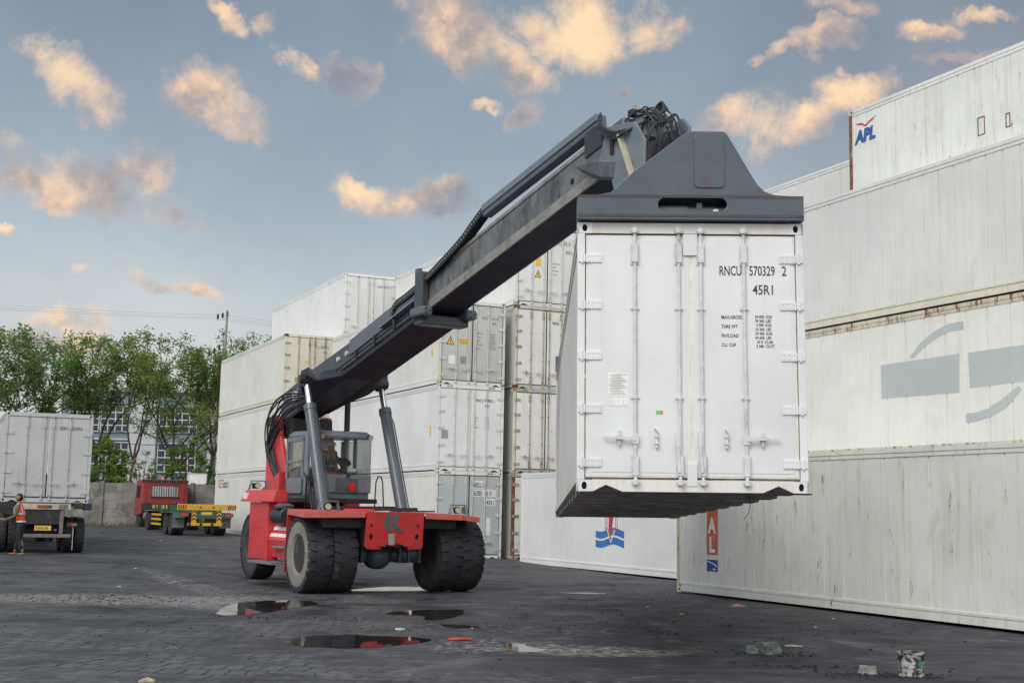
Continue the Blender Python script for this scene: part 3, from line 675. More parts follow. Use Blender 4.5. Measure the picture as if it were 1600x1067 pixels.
def person(label, loc, rz, hands, elbows, shirt, trousers, vest=True, hair=True, helmet=False, seated=False, feet=None, look=0.0, h=1.64, group=None, z_off=0, barefoot=True, tilt=.08):
    r = thing('person', label, 'person', loc, rz, group)
    k = h/1.70
    P = lambda x, y, z: (x*k, y*k, z*k)
    hip = .93 if not seated else .52
    chest = hip+.36; neck = hip+.56; hc = hip+.68
    knees = [(-.10, -.04, .50), (.10, -.02, .50)] if not seated else [(-.12, -.42, .50), (.12, -.42, .50)]
    feet = feet or ([(-.10, .0, .08), (.10, .0, .08)] if not seated else [(-.12, -.44, .08), (.12, -.44, .08)])
    ty = -tilt
    sh = [(-.17, ty, hip+.49), (.17, ty, hip+.49)]
    body = MB()
    ch_ = [[(P(0, 0, hip), (.135*k, .10*k)), (P(0, ty*.3, hip+.16), (.125*k, .09*k)), (P(0, ty*.8, chest), (.15*k, .10*k)), (P(0, ty, hip+.48), (.10*k, .07*k)), (P(0, ty, neck), .05*k), (P(0, ty-.01, hc-.03), .055*k)]]
    for s, sg in ((0, -1), (1, 1)):
        kn, ft = knees[s], feet[s]
        ch_.append([(P(0, 0, hip), (.135*k, .10*k)), (P(sg*.09, 0, hip-.09), .070*k), (P(*kn), .048*k), (P((kn[0]+ft[0])/2, (kn[1]+ft[1])/2+.03, (kn[2]+ft[2])/2+.06), .046*k), (P(*ft), .036*k)])
        ch_.append([(P(0, ty, hip+.48), (.10*k, .07*k)), (P(*sh[s]), .052*k), (P(*elbows[s]), .038*k), (P(*hands[s]), .024*k)])
    V, F = skin_mesh(ch_, 2); body.add(V, F)
    R = Matrix.Rotation(look, 3, 'Z')
    hd = head_mesh(P(0, ty-.015, hc+.03), R); body.add(*hd[0])
    for s in (0, 1):
        e, w = Vector(P(*elbows[s])), Vector(P(*hands[s])); d = (w-e).normalized()
        side = Vector((1 if s == 0 else -1, 0, 0)); n = d.cross(side).normalized()
        if n.z < 0: n = -n
        side = side-d*side.dot(d)
        add_hand(body, w, d, n, side)
        f = feet[s]; kk = P(f[0], f[1], 0)
        V, F = skin_mesh([[((kk[0], kk[1]+.045, .035), (.03, .03)), ((kk[0], kk[1]-.05, .035), (.034, .028)), ((kk[0], kk[1]-.13, .022), (.042, .016)), ((kk[0], kk[1]-.165, .018), (.035, .012))]], 2); body.add(V, F)
        V, F = skin_mesh([[(P(*f), .036*k), ((kk[0], kk[1]+.02, .03), .034)]], 1); body.add(V, F)
    body.build('body', M['skin'], r, smooth=True)
    sole = MB()
    for s in (0, 1):
        kk = P(feet[s][0], feet[s][1], 0); sole.box(kk[0]-.045, kk[1]-.2, .0, kk[0]+.045, kk[1]+.08, .018 if barefoot else .075)
        sole.build('sandal' if barefoot else 'shoe', M['sandal'], r, bevel=.015); sole = MB()
    if hair: q = MB(); q.add(*hd[1]); q.build('hair', M['hair'], r, smooth=True)
    if helmet:
        c = Vector(P(0, ty-.015, hc+.03)); q = MB()
        q.lathe([(.04, .001), (.04, .128), (.05, .13), (.055, .112), (.10, .105), (.14, .08), (.162, .03), (.165, .001)], c+Vector((0, 0, .0)), 'z', 24)
        q.prism([(c.x-.09, c.y-.08), (c.x-.06, c.y-.15), (c.x+.06, c.y-.15), (c.x+.09, c.y-.08)], c.z+.038, c.z+.052, 'xy'); q.build('helmet', M['helmet'], r, smooth=True)
    # shirt
    q = MB(); e = .016
    c2 = [[(P(0, 0, hip-.04), (.15*k, .115*k)), (P(0, ty*.3, hip+.16), (.142*k, .107*k)), (P(0, ty*.8, chest), (.166*k, .118*k)), (P(0, ty, hip+.485), (.11*k, .085*k)), (P(0, ty, neck-.045), .062*k)]]
    for s in (0, 1):
        el, w = Vector(P(*elbows[s])), Vector(P(*hands[s])); end = el.lerp(w, .82)
        V, F = skin_mesh([[(P(sh[s][0]*.55, ty, hip+.46), .07*k), (P(*sh[s]), .066*k), (tuple(el), .052*k), (tuple(end), .038*k)]], 2); q.add(V, F)
    V, F = skin_mesh(c2, 2); q.add(V, F); q.build('shirt', shirt, r, smooth=True)
    q = MB()
    V, F = skin_mesh([[(P(0, 0, hip+.05), (.15*k, .115*k)), (P(0, 0, hip-.03), (.165*k, .125*k)), (P(0, 0, hip-.12), (.14*k, .10*k))]], 2); q.add(V, F)
    for s, sg in ((0, -1), (1, 1)):
        kn, ft = Vector(P(*knees[s])), Vector(P(*feet[s])); end = kn.lerp(ft, .86)
        V, F = skin_mesh([[(P(sg*.075, 0, hip+.0), .10*k), (P(sg*.092, 0, hip-.11), .108*k), (tuple(kn), .080*k), (tuple(end), .068*k)]], 2); q.add(V, F)
    q.build('trousers', trousers, r, smooth=True)
    if vest:
        q = MB()
        c4 = [[(P(0, 0, hip-.05), (.165*k, .13*k)), (P(0, ty*.3, hip+.16), (.158*k, .122*k)), (P(0, ty*.8, chest), (.183*k, .134*k)), (P(0, ty, hip+.47), (.15*k, .10*k)), (P(0, ty, hip+.53), (.09*k, .085*k))]]
        V, F = skin_mesh(c4, 2); q.add(V, F); vo = q.build('vest', M['vest'], r, smooth=True)
        for zz, a, b in ((hip+.03, .171, .137), (hip+.25, .180, .136)):
            q = MB(); n = 28; vs = []
            yy = ty*(zz-hip)/.4*.8
            for z in (zz-.024, zz+.024):
                for i in range(n): vs.append(P(a*math.cos(2*PI*i/n), yy+b*math.sin(2*PI*i/n), z))
            q.add(vs, [(i, (i+1) % n, (i+1) % n+n, i+n) for i in range(n)]); q.build('reflective_band', M['reflect'], vo, smooth=True)
        for sx in (-1, 1):
            q = MB(); q.tube([P(sx*.09, ty*.8-.128, hip+.26), P(sx*.10, ty-.115, hip+.42), P(sx*.10, ty-.03, hip+.545), P(sx*.10, ty+.08, hip+.45), P(sx*.09, ty*.8+.13, hip+.26)], .014, 6); q.build('reflective_band', M['reflect'], vo, smooth=True)
    return r

# ------------------------------------------------------------------ the reach stacker
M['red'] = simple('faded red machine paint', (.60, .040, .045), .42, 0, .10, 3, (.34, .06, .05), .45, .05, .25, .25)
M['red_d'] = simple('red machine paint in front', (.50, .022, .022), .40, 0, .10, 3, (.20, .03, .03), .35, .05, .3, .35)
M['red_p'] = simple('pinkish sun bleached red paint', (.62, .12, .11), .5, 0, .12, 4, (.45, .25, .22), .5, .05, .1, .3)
M['slate'] = simple('dark slate machine paint', (.085, .108, .135), .42, 0, .16, 2.5, (.045, .05, .06), .5, .05, .2, .35)
M['slate_l'] = simple('mid grey machine paint', (.17, .20, .23), .45, 0, .12, 3, (.08, .09, .10), .4, .04, .15, .3)
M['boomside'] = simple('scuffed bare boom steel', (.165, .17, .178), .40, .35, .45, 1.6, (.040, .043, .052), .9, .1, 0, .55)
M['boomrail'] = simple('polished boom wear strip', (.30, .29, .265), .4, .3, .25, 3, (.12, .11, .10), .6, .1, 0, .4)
M['boomdark'] = simple('navy boom paint darkened by underside shade', (.014, .017, .034), .55, 0, .2, 2.5, (.05, .028, .03), .25, .05, 0, .10)  # real navy, darkened further: shade under the boom is put into the colour
M['chrome'] = simple('chromed rod', (.80, .80, .80), .15, .9, .05)
M['blk'] = simple('black steel', (.02, .021, .024), .5, 0, .2, 8, (.07, .06, .05), .3)
M['hose'] = simple('black hydraulic hose', (.028, .03, .036), .5)
M['tyre'] = simple('black tyre tread', (.024, .026, .033), .75, 0, .25, 5, (.085, .082, .078), .4, .3)
M['tyre_s'] = simple('dusty grey tyre sidewall', (.22, .21, .185), .85, 0, .18, 4, (.07, .07, .068), .35, .3)
M['tyre_k'] = simple('dark tyre sidewall', (.045, .046, .05), .8, 0, .2, 4, (.1, .095, .09), .3, .3)
M['rim'] = simple('dirty steel rim', (.045, .044, .043), .6, .3, .3, 7, (.15, .13, .11), .5)
M['beige'] = simple('beige cylinder paint', (.45, .42, .33), .5, 0, .12)
M['yel'] = simple('yellow handrail paint', (.60, .42, .06), .5)
M['lens'] = simple('lamp glass', (.55, .52, .38), .15)
M['redlens'] = simple('red lamp plastic', (.62, .02, .02), .25)
M['oran'] = simple('orange seat cloth', (.62, .12, .06), .7)
m, t, b = mat_new('cab glass')
o = [n for n in t.nt.nodes if n.type == 'OUTPUT_MATERIAL'][0]
gl = t.n('ShaderNodeBsdfGlossy', inp={'Roughness': .03}); tr = t.n('ShaderNodeBsdfTransparent', inp={0: (.965, .985, .98, 1)})
fr = t.n('ShaderNodeFresnel', inp={0: 1.45}); mx = t.n('ShaderNodeMixShader', inp={0: t.math('ADD', t.math('MULTIPLY', fr.outputs[0], .7), .015), 1: tr.outputs[0], 2: gl.outputs[0]})
t.nt.links.new(mx.outputs[0], o.inputs[0]); M['glass'] = m
RSC = Vector((-2.70, 26.75, 0)); RST = rad(28.5)
rs = thing('reach_stacker', 'big red reach stacker with a long dark boom, lifting the white container in mid air', 'crane truck', RSC, RST)
XM = Matrix.Translation(RSC) @ Matrix.Rotation(RST, 4, 'Z')
def tyre_mb(w, R, rr, n=24, lug=.032, side=1):
    """tyre around local x axis, centre at origin; side material 0, tread 1"""
    q = MB(); h = w/2
    q.m(0)
    prof = [(-h*.72, rr), (-h*.95, rr+.06), (-h, rr+(R-rr)*.5), (-h*.97, R-.10), (-h*.90, R-.045)]
    q.lathe([prof[0]]+prof+[(o_*-1, r_) for o_, r_ in reversed(prof)]+[(h*.72, rr)], (0, 0, 0), 'x', 52, caps=False)
    q.m(1); q.lathe([(-h*.895, R-.2), (-h*.895, R-lug), (-h*.42, R-lug), (-h*.36, R-.004), (h*.36, R-.004), (h*.42, R-lug), (h*.895, R-lug), (h*.895, R-.2)], (0, 0, 0), 'x', 52, caps=False)
    for s in (-1, 1):
        for k in range(n):
            a0 = 2*PI*(k+(.5 if s > 0 else 0))/n; da = 2*PI/n*.41
            vs = []
            for (xx, tw, wd) in ((h*.30, .05, 1.0), (h*.62, .02, 1.02), (h*1.0, 0, 1.0)):
                for sa in (-1, 1):
                    for rad_ in (R-lug-.01, (R-.003 if xx < h*.4 else R) if xx < h*.9 else R-.02):
                        a = a0+tw+sa*da*wd; vs.append((s*xx, rad_*math.cos(a), rad_*math.sin(a)))
            # shoulder drop
            for sa in (-1, 1):
                for rad_ in (R-.12, R-.11): a = a0+sa*da; vs.append((s*h*1.01, rad_*math.cos(a), rad_*math.sin(a)))
            fs = []
            for i in range(3):
                b0_ = i*4; c0 = b0_+4
                fs += [(b0_, b0_+1, c0+1, c0), (b0_+1, b0_+3, c0+3, c0+1), (b0_+3, b0_+2, c0+2, c0+3), (b0_+2, b0_, c0, c0+2)]
            fs += [(0, 2, 3, 1), (12, 13, 15, 14)]
            q.add(vs, fs)
    return q
def rim_mb(w, rr):
    q = MB(); h = w/2
    q.lathe([(-h*.74, rr+.012), (-h*.78, rr), (-h*.72, rr-.03), (-h*.1, rr-.05), (-h*.05, rr*.55), (-h*.25, rr*.5), (-h*.3, rr*.3), (-h*.3, .001)], (0, 0, 0), 'x', 36)
    for k in range(10):
        a = 2*PI*k/10; c = Vector((-h*.16, rr*.68*math.cos(a), rr*.68*math.sin(a))); q.cyl(c, c+Vector((-.05, 0, 0)), .022, n=6)
    q.lathe([(h*.72, rr-.03), (h*.78, rr), (h*.74, rr+.012)], (0, 0, 0), 'x', 36)
    return q
TR = .765
tyre_a = None
def wheel(x, y, z, w, R, parent, mats, flip=False, spin=0.0, rr=.36, nm='wheel'):
    rm_ = rim_mb(w, rr).build(nm, M['rim'], parent, smooth=True)
    rm_.location = (x, y, z); rm_.rotation_euler = (spin, 0, PI if flip else 0)
    ty = tyre_mb(w, R, rr).build('tyre', mats, rm_, smooth=True)
    return rm_
for i, (x, fl) in enumerate(((-1.47, False), (-.95, False), (1.38, True), (1.88, True))):
    wheel(x, 0, TR, .50, TR, rs, [M['tyre_s'] if i == 0 else M['tyre_k'], M['tyre']], fl, .3*i)
zr = gz(*(XM @ Vector((-1.2, 4.8, 0))).xy)
wheel(-.98, 4.8, TR+zr*.8, .46, TR, rs, [M['tyre_k'], M['tyre']], False, .1); wheel(.98, 4.8, TR+.1, .46, TR, rs, [M['tyre_k'], M['tyre']], True, .4)
# front axle
q = MB(); q.lathe([(-.95, .12), (-.9, .17), (-.55, .17), (-.5, .14), (-.28, .15), (.28, .15), (.5, .14), (.55, .17), (.9, .17), (.95, .12)], (0, 0, .76), 'x', 20)
for xx in (-.86, -.62, -.42, .42, .62, .86): q.box(xx-.02, -.24, .6, xx+.02, .2, .9)
ax = q.build('front_axle', M['slate'], rs, smooth=True)
q = MB(); q.lathe([(-.36, .001), (-.35, .06), (-.31, .15), (-.22, .235), (-.1, .275), (.1, .28), (.25, .2), (.3, .01)], (-.02, -.04, .74), 'y', 28); q.cyl((.02, -.41, .76), (.02, -.35, .76), .03, n=8); q.build('differential', M['slate'], ax, smooth=True)
MB().box(-.8, 4.6, .55, .8, 5.0, .85).build('rear_axle', M['blk'], rs)
MB().box(-.62, -.6, 1.0, .62, 5.6, 1.58).build('chassis', M['blk'], rs, bevel=.02)
MB().box(-1.45, -.72, 1.30, 1.45, .8, 1.56).build('axle_beam', M['blk'], rs, bevel=.02)
# front plate with holes
fx0, fx1, fz0, fz1 = -.655, .62, .90, 1.632
outl = [(fx0, fz0+.05), (fx0+.03, fz0+.02), (fx0+.05, fz0), (-.32, fz0), (-.30, fz0+.06), (-.14, fz0+.10), (.10, fz0+.10), (.26, fz0+.06), (.28, fz0), (.56, fz0), (.58, fz0+.02), (.60, fz0+.05), (fx1, fz1), (fx0+.03, fz1)]
drop = lambda cx, cz: [(cx+.045*math.sin(a)*(1 if math.cos(a) < .3 else .75), cz-.055*math.cos(a)+(.02 if math.cos(a) < -.6 else 0)) for a in [2*PI*i/12 for i in range(12)]]
q = MB(); q.prism([outl, oval(-.52, 1.36, .025, .035, 10), oval(.49, 1.36, .022, .033, 10), drop(-.52, 1.13), drop(.47, 1.13)], -.93, -.89, 'xz')
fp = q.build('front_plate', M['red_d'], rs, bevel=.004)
MB().box(fx0+.04, -.885, fz0+.06, fx1-.03, -.6, fz1-.004).build('front_box', M['blk'], rs)
for x0 in (-.42, .18): MB().box(x0, -.945, .95, x0+.22, -.9305, 1.06).build('step_recess', M['red_d'], fp, bevel=.012)
e1 = [(604, 802), (613, 802), (608, 810), (606.5, 815), (608, 823), (613, 832), (604, 832), (600, 824), (598.8, 816), (600, 809)]
e2 = [(617.5, 802), (626, 802), (618.5, 811), (617, 815.5), (620, 821), (630.5, 831.5), (620, 832), (612, 824.5), (607.5, 817), (611, 809)]
q = MB()
for e_ in (e1, e2): q.prism([((a-617)*.0139, 1.632-(b_-799.5)*.0124) for a, b_ in e_], -.936, -.931, 'xz')
q.build('emblem', M['slate'], fp); MB().box(-.15, -.935, .98, -.02, -.9305, 1.21).build('rating_plate', M['grey_s'], fp)
for x0 in (-.52, -.2, .3): MB().box(x0, -.934, fz1-.05, x0+.1, -.9305, fz1-.03).build('weld_seam', M['red_d'], fp)
# fenders
def fender(pts, z0, z1, m, lip=.085):
    q = MB()
    n = len(pts); vs = [(x, y, z) for x, y, z in pts]+[(x, y, z-.03) for x, y, z in pts]
    q.add(vs, [tuple(range(n)), tuple(range(2*n-1, n-1, -1))]+[(i, (i+1) % n, (i+1) % n+n, i+n) for i in range(n)]); return q
q = fender([(-.66, -.93, 1.63), (-1.92, -.93, 1.61), (-1.62, .95, 1.66), (-.66, .95, 1.66)], 0, 0, None)
q.bar((-.66, -.935, 1.575), (-1.92, -.935, 1.555), .012, .12); q.bar((-1.925, -.93, 1.555), (-1.625, .95, 1.60), .012, .12)
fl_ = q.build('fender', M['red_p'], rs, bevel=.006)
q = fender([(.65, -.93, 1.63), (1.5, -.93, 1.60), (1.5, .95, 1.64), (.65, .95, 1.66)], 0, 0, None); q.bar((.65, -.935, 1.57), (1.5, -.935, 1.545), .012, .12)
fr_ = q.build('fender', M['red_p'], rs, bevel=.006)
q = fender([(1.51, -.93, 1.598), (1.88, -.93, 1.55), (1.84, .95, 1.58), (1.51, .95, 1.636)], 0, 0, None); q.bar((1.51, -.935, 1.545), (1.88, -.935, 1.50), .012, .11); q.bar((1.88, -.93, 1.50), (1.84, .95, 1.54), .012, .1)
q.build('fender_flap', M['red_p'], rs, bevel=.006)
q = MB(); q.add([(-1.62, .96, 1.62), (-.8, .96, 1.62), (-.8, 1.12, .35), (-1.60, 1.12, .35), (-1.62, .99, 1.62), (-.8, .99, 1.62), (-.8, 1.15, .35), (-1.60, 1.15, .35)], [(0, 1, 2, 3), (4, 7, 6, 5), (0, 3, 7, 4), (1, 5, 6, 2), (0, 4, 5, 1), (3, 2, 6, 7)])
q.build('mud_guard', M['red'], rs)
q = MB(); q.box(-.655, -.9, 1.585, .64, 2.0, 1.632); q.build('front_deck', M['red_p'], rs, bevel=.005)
q = MB(); q.bar((-.55, .55, 1.66), (.05, .35, 1.66), .16, .05); q.build('red_hatch', M['red'], rs, bevel=.005)
q = MB(); q.bar((-.05, .6, 1.67), (1.0, .25, 1.70), .12, .06); q.bar((.3, .0, 1.655), (1.2, -.2, 1.66), .05, .03); q.bar((-.6, 1.3, 1.70), (1.05, 1.25, 1.72), .5, .06); q.build('deck_rail', M['blk'], rs)
# side body: tank, steps, stripes, hood
side = MB(); side.box(-1.60, 2.35, .55, -1.36, 3.65, 1.79)
sb = side.build('side_tank', M['red'], rs, bevel=.02)
q = MB(); q.add([(-1.68, 1.8, 1.80), (-1.68, 4.15, 1.80), (-1.60, 4.25, 1.80), (-1.36, 4.25, 1.80), (-1.36, 1.8, 1.80), (-1.60, 1.8, 2.06), (-1.60, 4.0, 2.06), (-1.5, 4.05, 2.06), (-1.36, 4.05, 2.06), (-1.36, 1.8, 2.06)],
   [(0, 1, 6, 5), (1, 2, 7, 6), (2, 3, 8, 7), (3, 4, 9, 8), (4, 0, 5, 9), (5, 6, 7, 8, 9), (4, 3, 2, 1, 0)]); sf = q.build('side_cover', M['red'], rs, bevel=.012)
MB().box(-1.664, 3.70, 1.86, -1.62, 3.98, 2.0).build('white_mark', M['white_s'], sf)
q = MB(); q.add([(-.88, 3.86, 1.9), (-.88, 5.8, 1.9), (-.88, 3.86, 2.50), (.3, 3.86, 1.9), (.3, 5.8, 1.9), (.3, 3.86, 2.50)], [(0, 1, 2), (3, 5, 4), (0, 2, 5, 3), (1, 4, 5, 2), (0, 3, 4, 1)]); q.build('hood', M['red'], rs, bevel=.01)
q = MB(); q.add([(-1.47, 1.17, .62), (-1.47, 2.34, .62), (-1.57, 1.17, 1.0), (-1.57, 2.34, 1.0), (-1.37, 1.17, 1.38), (-1.37, 2.34, 1.38), (-.7, 1.17, .62), (-.7, 2.34, .62), (-.7, 1.17, 1.38), (-.7, 2.34, 1.38)],
   [(0, 1, 3, 2), (2, 3, 5, 4), (4, 5, 9, 8), (8, 9, 7, 6), (6, 7, 1, 0), (0, 2, 4, 8, 6), (1, 7, 9, 5, 3)]); bt = q.build('battery_box', M['red'], rs, bevel=.01)
for z0 in (1.06, 1.20): 
    xo = lambda z: -1.57+(z-1.0)/.38*.20-.006
    q = MB(); q.add([(xo(z0), 1.2, z0), (xo(z0), 2.32, z0), (xo(z0+.07), 2.32, z0+.07), (xo(z0+.07), 1.2, z0+.07)], [(0, 1, 2, 3)]); q.build('white_stripe', M['white_s'], bt)
MB().box(-1.62, 1.2, .82, -1.36, 1.95, .87).build('side_step', M['slate_l'], rs, bevel=.02)
MB().box(-1.88, 1.15, .50, -1.3, 2.75, .545).build('side_step', M['slate_l'], rs)
q = MB(); q.cyl((-1.52, 1.25, 1.50), (-1.52, 1.95, 1.50), .18, .18, 18); q.build('air_reservoir', M['hose'], rs, smooth=True, bevel=.03)
q = MB(); q.lathe([(0, .001), (0, .2), (.05, .22), (.09, .13), (.1, .001)], (-1.52, 1.5, 1.67), 'z', 20); q.build('air_intake_cap', M['slate'], rs, smooth=True)
MB().box(-.70, 4.1, 1.2, 1.25, 5.7, 2.05).build('counterweight', M['red'], rs, bevel=.04)
MB().box(.9, 1.6, .55, 1.5, 4.1, 1.60).build('engine_cover', M['red'], rs, bevel=.03)
for sx in (-1, 1):
    q = MB(); q.prism([(3.5, 1.6), (5.5, 1.6), (5.55, 3.3), (5.25, 3.9), (4.7, 3.85), (4.5, 3.3)], sx*.62-.05, sx*.62+.05, 'yz'); q.build('boom_support', M['red'], rs, bevel=.02)
q = MB(); q.cyl((-.75, 5.1, 3.72), (.75, 5.1, 3.72), .12, n=16); q.build('boom_pivot', M['blk'], rs, smooth=True)
q = MB(); q.cyl((.8, 4.0, 1.9), (.8, 4.0, 4.4), .07, n=12); q.cyl((.8, 4.0, 1.9), (.8, 4.0, 2.6), .13, n=12); q.build('exhaust_pipe', M['blk'], rs, smooth=True)
q = MB(); q.tube([(.70, 1.9, 1.72), (.72, 1.9, 2.28), (.76, 1.9, 2.40), (.84, 1.9, 2.40), (.88, 1.9, 2.28), (.92, 1.9, 1.72)], .016, 8); q.build('grab_hoop', M['blk'], rs, smooth=True)
def lamp(x, y, z, w, parent_m='blk', glass='lens'):
    q = MB(); h = .2
    q.tube([(x-w/2, y, z), (x-w/2+.05, y, z+h), (x+w/2-.04, y, z+h), (x+w/2, y, z)], .016, 6); q.tube([(x-w/2, y+.1, z), (x-w/2+.05, y+.1, z+h), (x+w/2-.04, y+.1, z+h), (x+w/2, y+.1, z)], .014, 6)
    q.bar((x-w/2+.05, y+.05, z+h), (x+w/2-.04, y+.05, z+h), .11, .012)
    g = q.build('lamp_guard', M['slate_l'], rs, smooth=True)
    q = MB(); q.cyl((x-.02, y+.02, z+.095), (x-.02, y+.1, z+.095), .075, n=18); hl = q.build('headlight', M['blk'], g, smooth=True)
    q = MB(); q.lathe([(0, .001), (0, .06), (.012, .065), (.02, .001)], (x-.02, y+.004, z+.095), 'y', 18); q.build('headlight_lens', M[glass], g, smooth=True)
    return g
lamp(-1.35, -.75, 1.625, .42); g = lamp(1.50, -.75, 1.60, .40); MB().box(1.60, -.7, 1.62, 1.67, -.66, 1.76).build('green_lens', simple('green lamp plastic', (.05, .35, .22), .3), g)
g = lamp(-1.38, 3.75, 2.07, .42, glass='lens'); MB().box(-1.52, 3.76, 2.09, -1.44, 3.82, 2.22).build('side_lamp', M['blk'], g)
# lift cylinders
for sx in (-1, 1):
    b_ = Vector((sx*.90, .72, 1.45)); tp = Vector((sx*.885, 2.22, 4.50)); d = tp-b_
    q = MB(); q.cyl(b_, b_+d*.80, .128, n=24); q.cyl(b_+d*.765, b_+d*.805, .142, n=24); cy = q.build('lift_cylinder', M['slate'], rs, smooth=True)
    q = MB(); q.cyl(b_+d*.80, tp, .068, n=20); q.build('piston_rod', M['chrome'], cy, smooth=True)
    q = MB(); o_ = Vector((.16, -.02, 0)); q.tube([b_+o_+Vector((.12, 0, .1)), b_+o_+d*.1, b_+o_+d*.5, b_+o_+d*.7, b_+o_+d*.74+Vector((-.03, 0, 0)), b_+d*.76+Vector((.13, 0, 0))], .013, 6); q.build('cylinder_pipe', M['hose'], cy, smooth=True)
    q = MB(); q.box(b_.x-.2, .5, 1.35, b_.x+.2, .95, 1.62); q.build('cylinder_foot', M['blk'], rs, bevel=.02)
# ---- boom
zb = lambda y: 5.42+.2*(-2.85-y)
zo = lambda y: 5.48+.2185*(-2.9-y)
q = MB(); q.prism([(5.3, zb(5.3)-.05), (3.0, zb(3.0)-.10), (-2.75, zb(-2.75)-.10), (-2.75, zb(-2.75)+.58), (1.1, zb(1.1)+.58), (3.6, zb(3.6)+.66), (4.9, zb(4.9)+.62), (5.45, zb(5.3)+.25)], -.39, .39, 'yz')
M['boomslate'] = simple('near black boom paint', (.036, .046, .064), .42, 0, .2, 2.5, (.07, .06, .06), .4, .05, .1, .4)
ob = q.build('outer_boom', M['boomslate'], rs, bevel=.012)
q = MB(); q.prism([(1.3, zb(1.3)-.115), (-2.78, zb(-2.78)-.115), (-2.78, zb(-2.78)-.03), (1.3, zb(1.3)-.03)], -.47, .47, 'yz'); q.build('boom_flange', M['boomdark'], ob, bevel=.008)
for sx in (-1, 1):
    q = MB(); q.prism([(.9, zb(.9)+.27), (-2.7, zb(-2.7)+.27), (-2.7, zb(-2.7)+.595), (.9, zb(.9)+.595)], sx*.405-.012, sx*.405+.012, 'yz'); q.build('boom_side_plate', M['slate'], ob, bevel=.004)
    for k in range(3):
        q = MB(); y0, y1 = 2.2, -2.4; q.tube([(sx*(.425), y, zb(y)+.04+.055*k) for y in (y0, y1)], .017, 6); q.build('hydraulic_pipe', M['hose'] if k != 1 else M['slate_l'], ob, smooth=True)
    for y in (.4, -.6, -1.6): MB().box(sx*.45-.03, y-.04, zb(y), sx*.45+.03, y+.04, zb(y)+.24).build('pipe_clamp', M['blk'], ob)
    # ear carrying the lift cylinder pin
    q = MB(); ss = lambda x: sx*x
    zt = lambda y, o: zb(y)+o
    A = [(.40, .55, -.10), (.46, 1.15, -.10), (.80, 1.75, -.04), (.97, 1.98, .12), (.97, 2.45, .10), (.80, 2.75, -.02), (.50, 3.2, -.10), (.40, 4.2, -.10)]
    Bt = [(.40, .55, .0), (.44, 1.15, .02), (.72, 1.75, .12), (.95, 1.98, .30), (.95, 2.42, .34), (.70, 2.75, .34), (.44, 3.2, .48), (.40, 4.2, .55)]
    vs = [(ss(x), y, zt(y, o)) for x, y, o in A]+[(ss(x), y, zt(y, o)) for x, y, o in Bt]; n = len(A)
    vs += [(ss(.3), .55, zt(.55, -.1)), (ss(.3), 4.2, zt(4.2, -.1)), (ss(.3), .55, zt(.55, .1)), (ss(.3), 4.2, zt(4.2, .5))]
    fs = [(i, i+1, i+1+n, i+n) for i in range(n-1)]+[tuple(range(n))+(2*n+1, 2*n), tuple(range(2*n-1, n-1, -1))+(2*n+2, 2*n+3), (2*n, 2*n+2, n, 0), (2*n+1, n-1, 2*n-1, 2*n+3), (2*n, 2*n+1, 2*n+3, 2*n+2)]
    q.add(vs, fs); er = q.build('boom_ear', M['boomdark'], ob, bevel=.015)
    q = MB(); q.cyl((ss(.74), 2.22, 4.50), (ss(1.05), 2.22, 4.50), .10, n=16); q.cyl((ss(.80), 2.22, 4.50), (ss(.97), 2.22, 4.50), .17, n=20); q.build('cylinder_pin', M['blk'], ob, smooth=True)
for y, o_ in ((1.55, .38), (1.05, .36)):
    q = MB(); q.cyl((-.44, y, zb(y)+o_), (-.38, y, zb(y)+o_), .055, n=14); q.build('round_sensor', M['hw'], ob, smooth=True)
text('KALMAR', .34, M['white_s'], ob, Matrix.Translation((-.397, 4.55, zb(4.55)+.22)) @ Matrix(((0, 0, -1, 0), (-1, 0, 0, 0), (0, 1, 0, 0), (0, 0, 0, 1))) @ Matrix.Rotation(math.atan(.2185), 4, 'Z'), .8, .012)
q = MB(); ib = MB().prism([(-2.6, zb(-2.6)), (-9.55, zb(-9.55)), (-9.55, zb(-9.55)+.69), (-2.6, zb(-2.6)+.69)], -.345, .345, 'yz').build('inner_boom', M['boomside'], rs, bevel=.01)
MB().prism([(-2.6, zb(-2.6)-.006), (-9.3, zb(-9.3)-.006), (-9.3, zb(-9.3)-.001), (-2.6, zb(-2.6)-.001)], -.33, .33, 'yz').build('boom_underside', M['boomdark'], ib)  # thin dark sheet carrying the painted shade of the boom's underside
for sx in (-1, 1):
    q = MB(); x = sx*.352
    q.prism([(-2.7, zb(-2.7)+.005), (-9.25, zb(-9.25)+.005), (-9.25, zb(-9.25)+.18), (-2.7, zb(-2.7)+.18)], x-.014, x+.014, 'yz'); q.build('wear_strip', M['boomrail'], ib, bevel=.006)
    q = MB(); q.prism([(-2.7, zb(-2.7)+.62), (-9.1, zb(-9.1)+.62), (-9.1, zb(-9.1)+.688), (-2.7, zb(-2.7)+.688)], x-.012, x+.012, 'yz'); q.build('wear_strip', M['boomrail'], ib, bevel=.006)
q = MB(); q.cyl((-.349, -8.16, 6.79), (-.3435, -8.16, 6.79), .055, n=14); q.build('inspection_hole', M['hole'], ib)
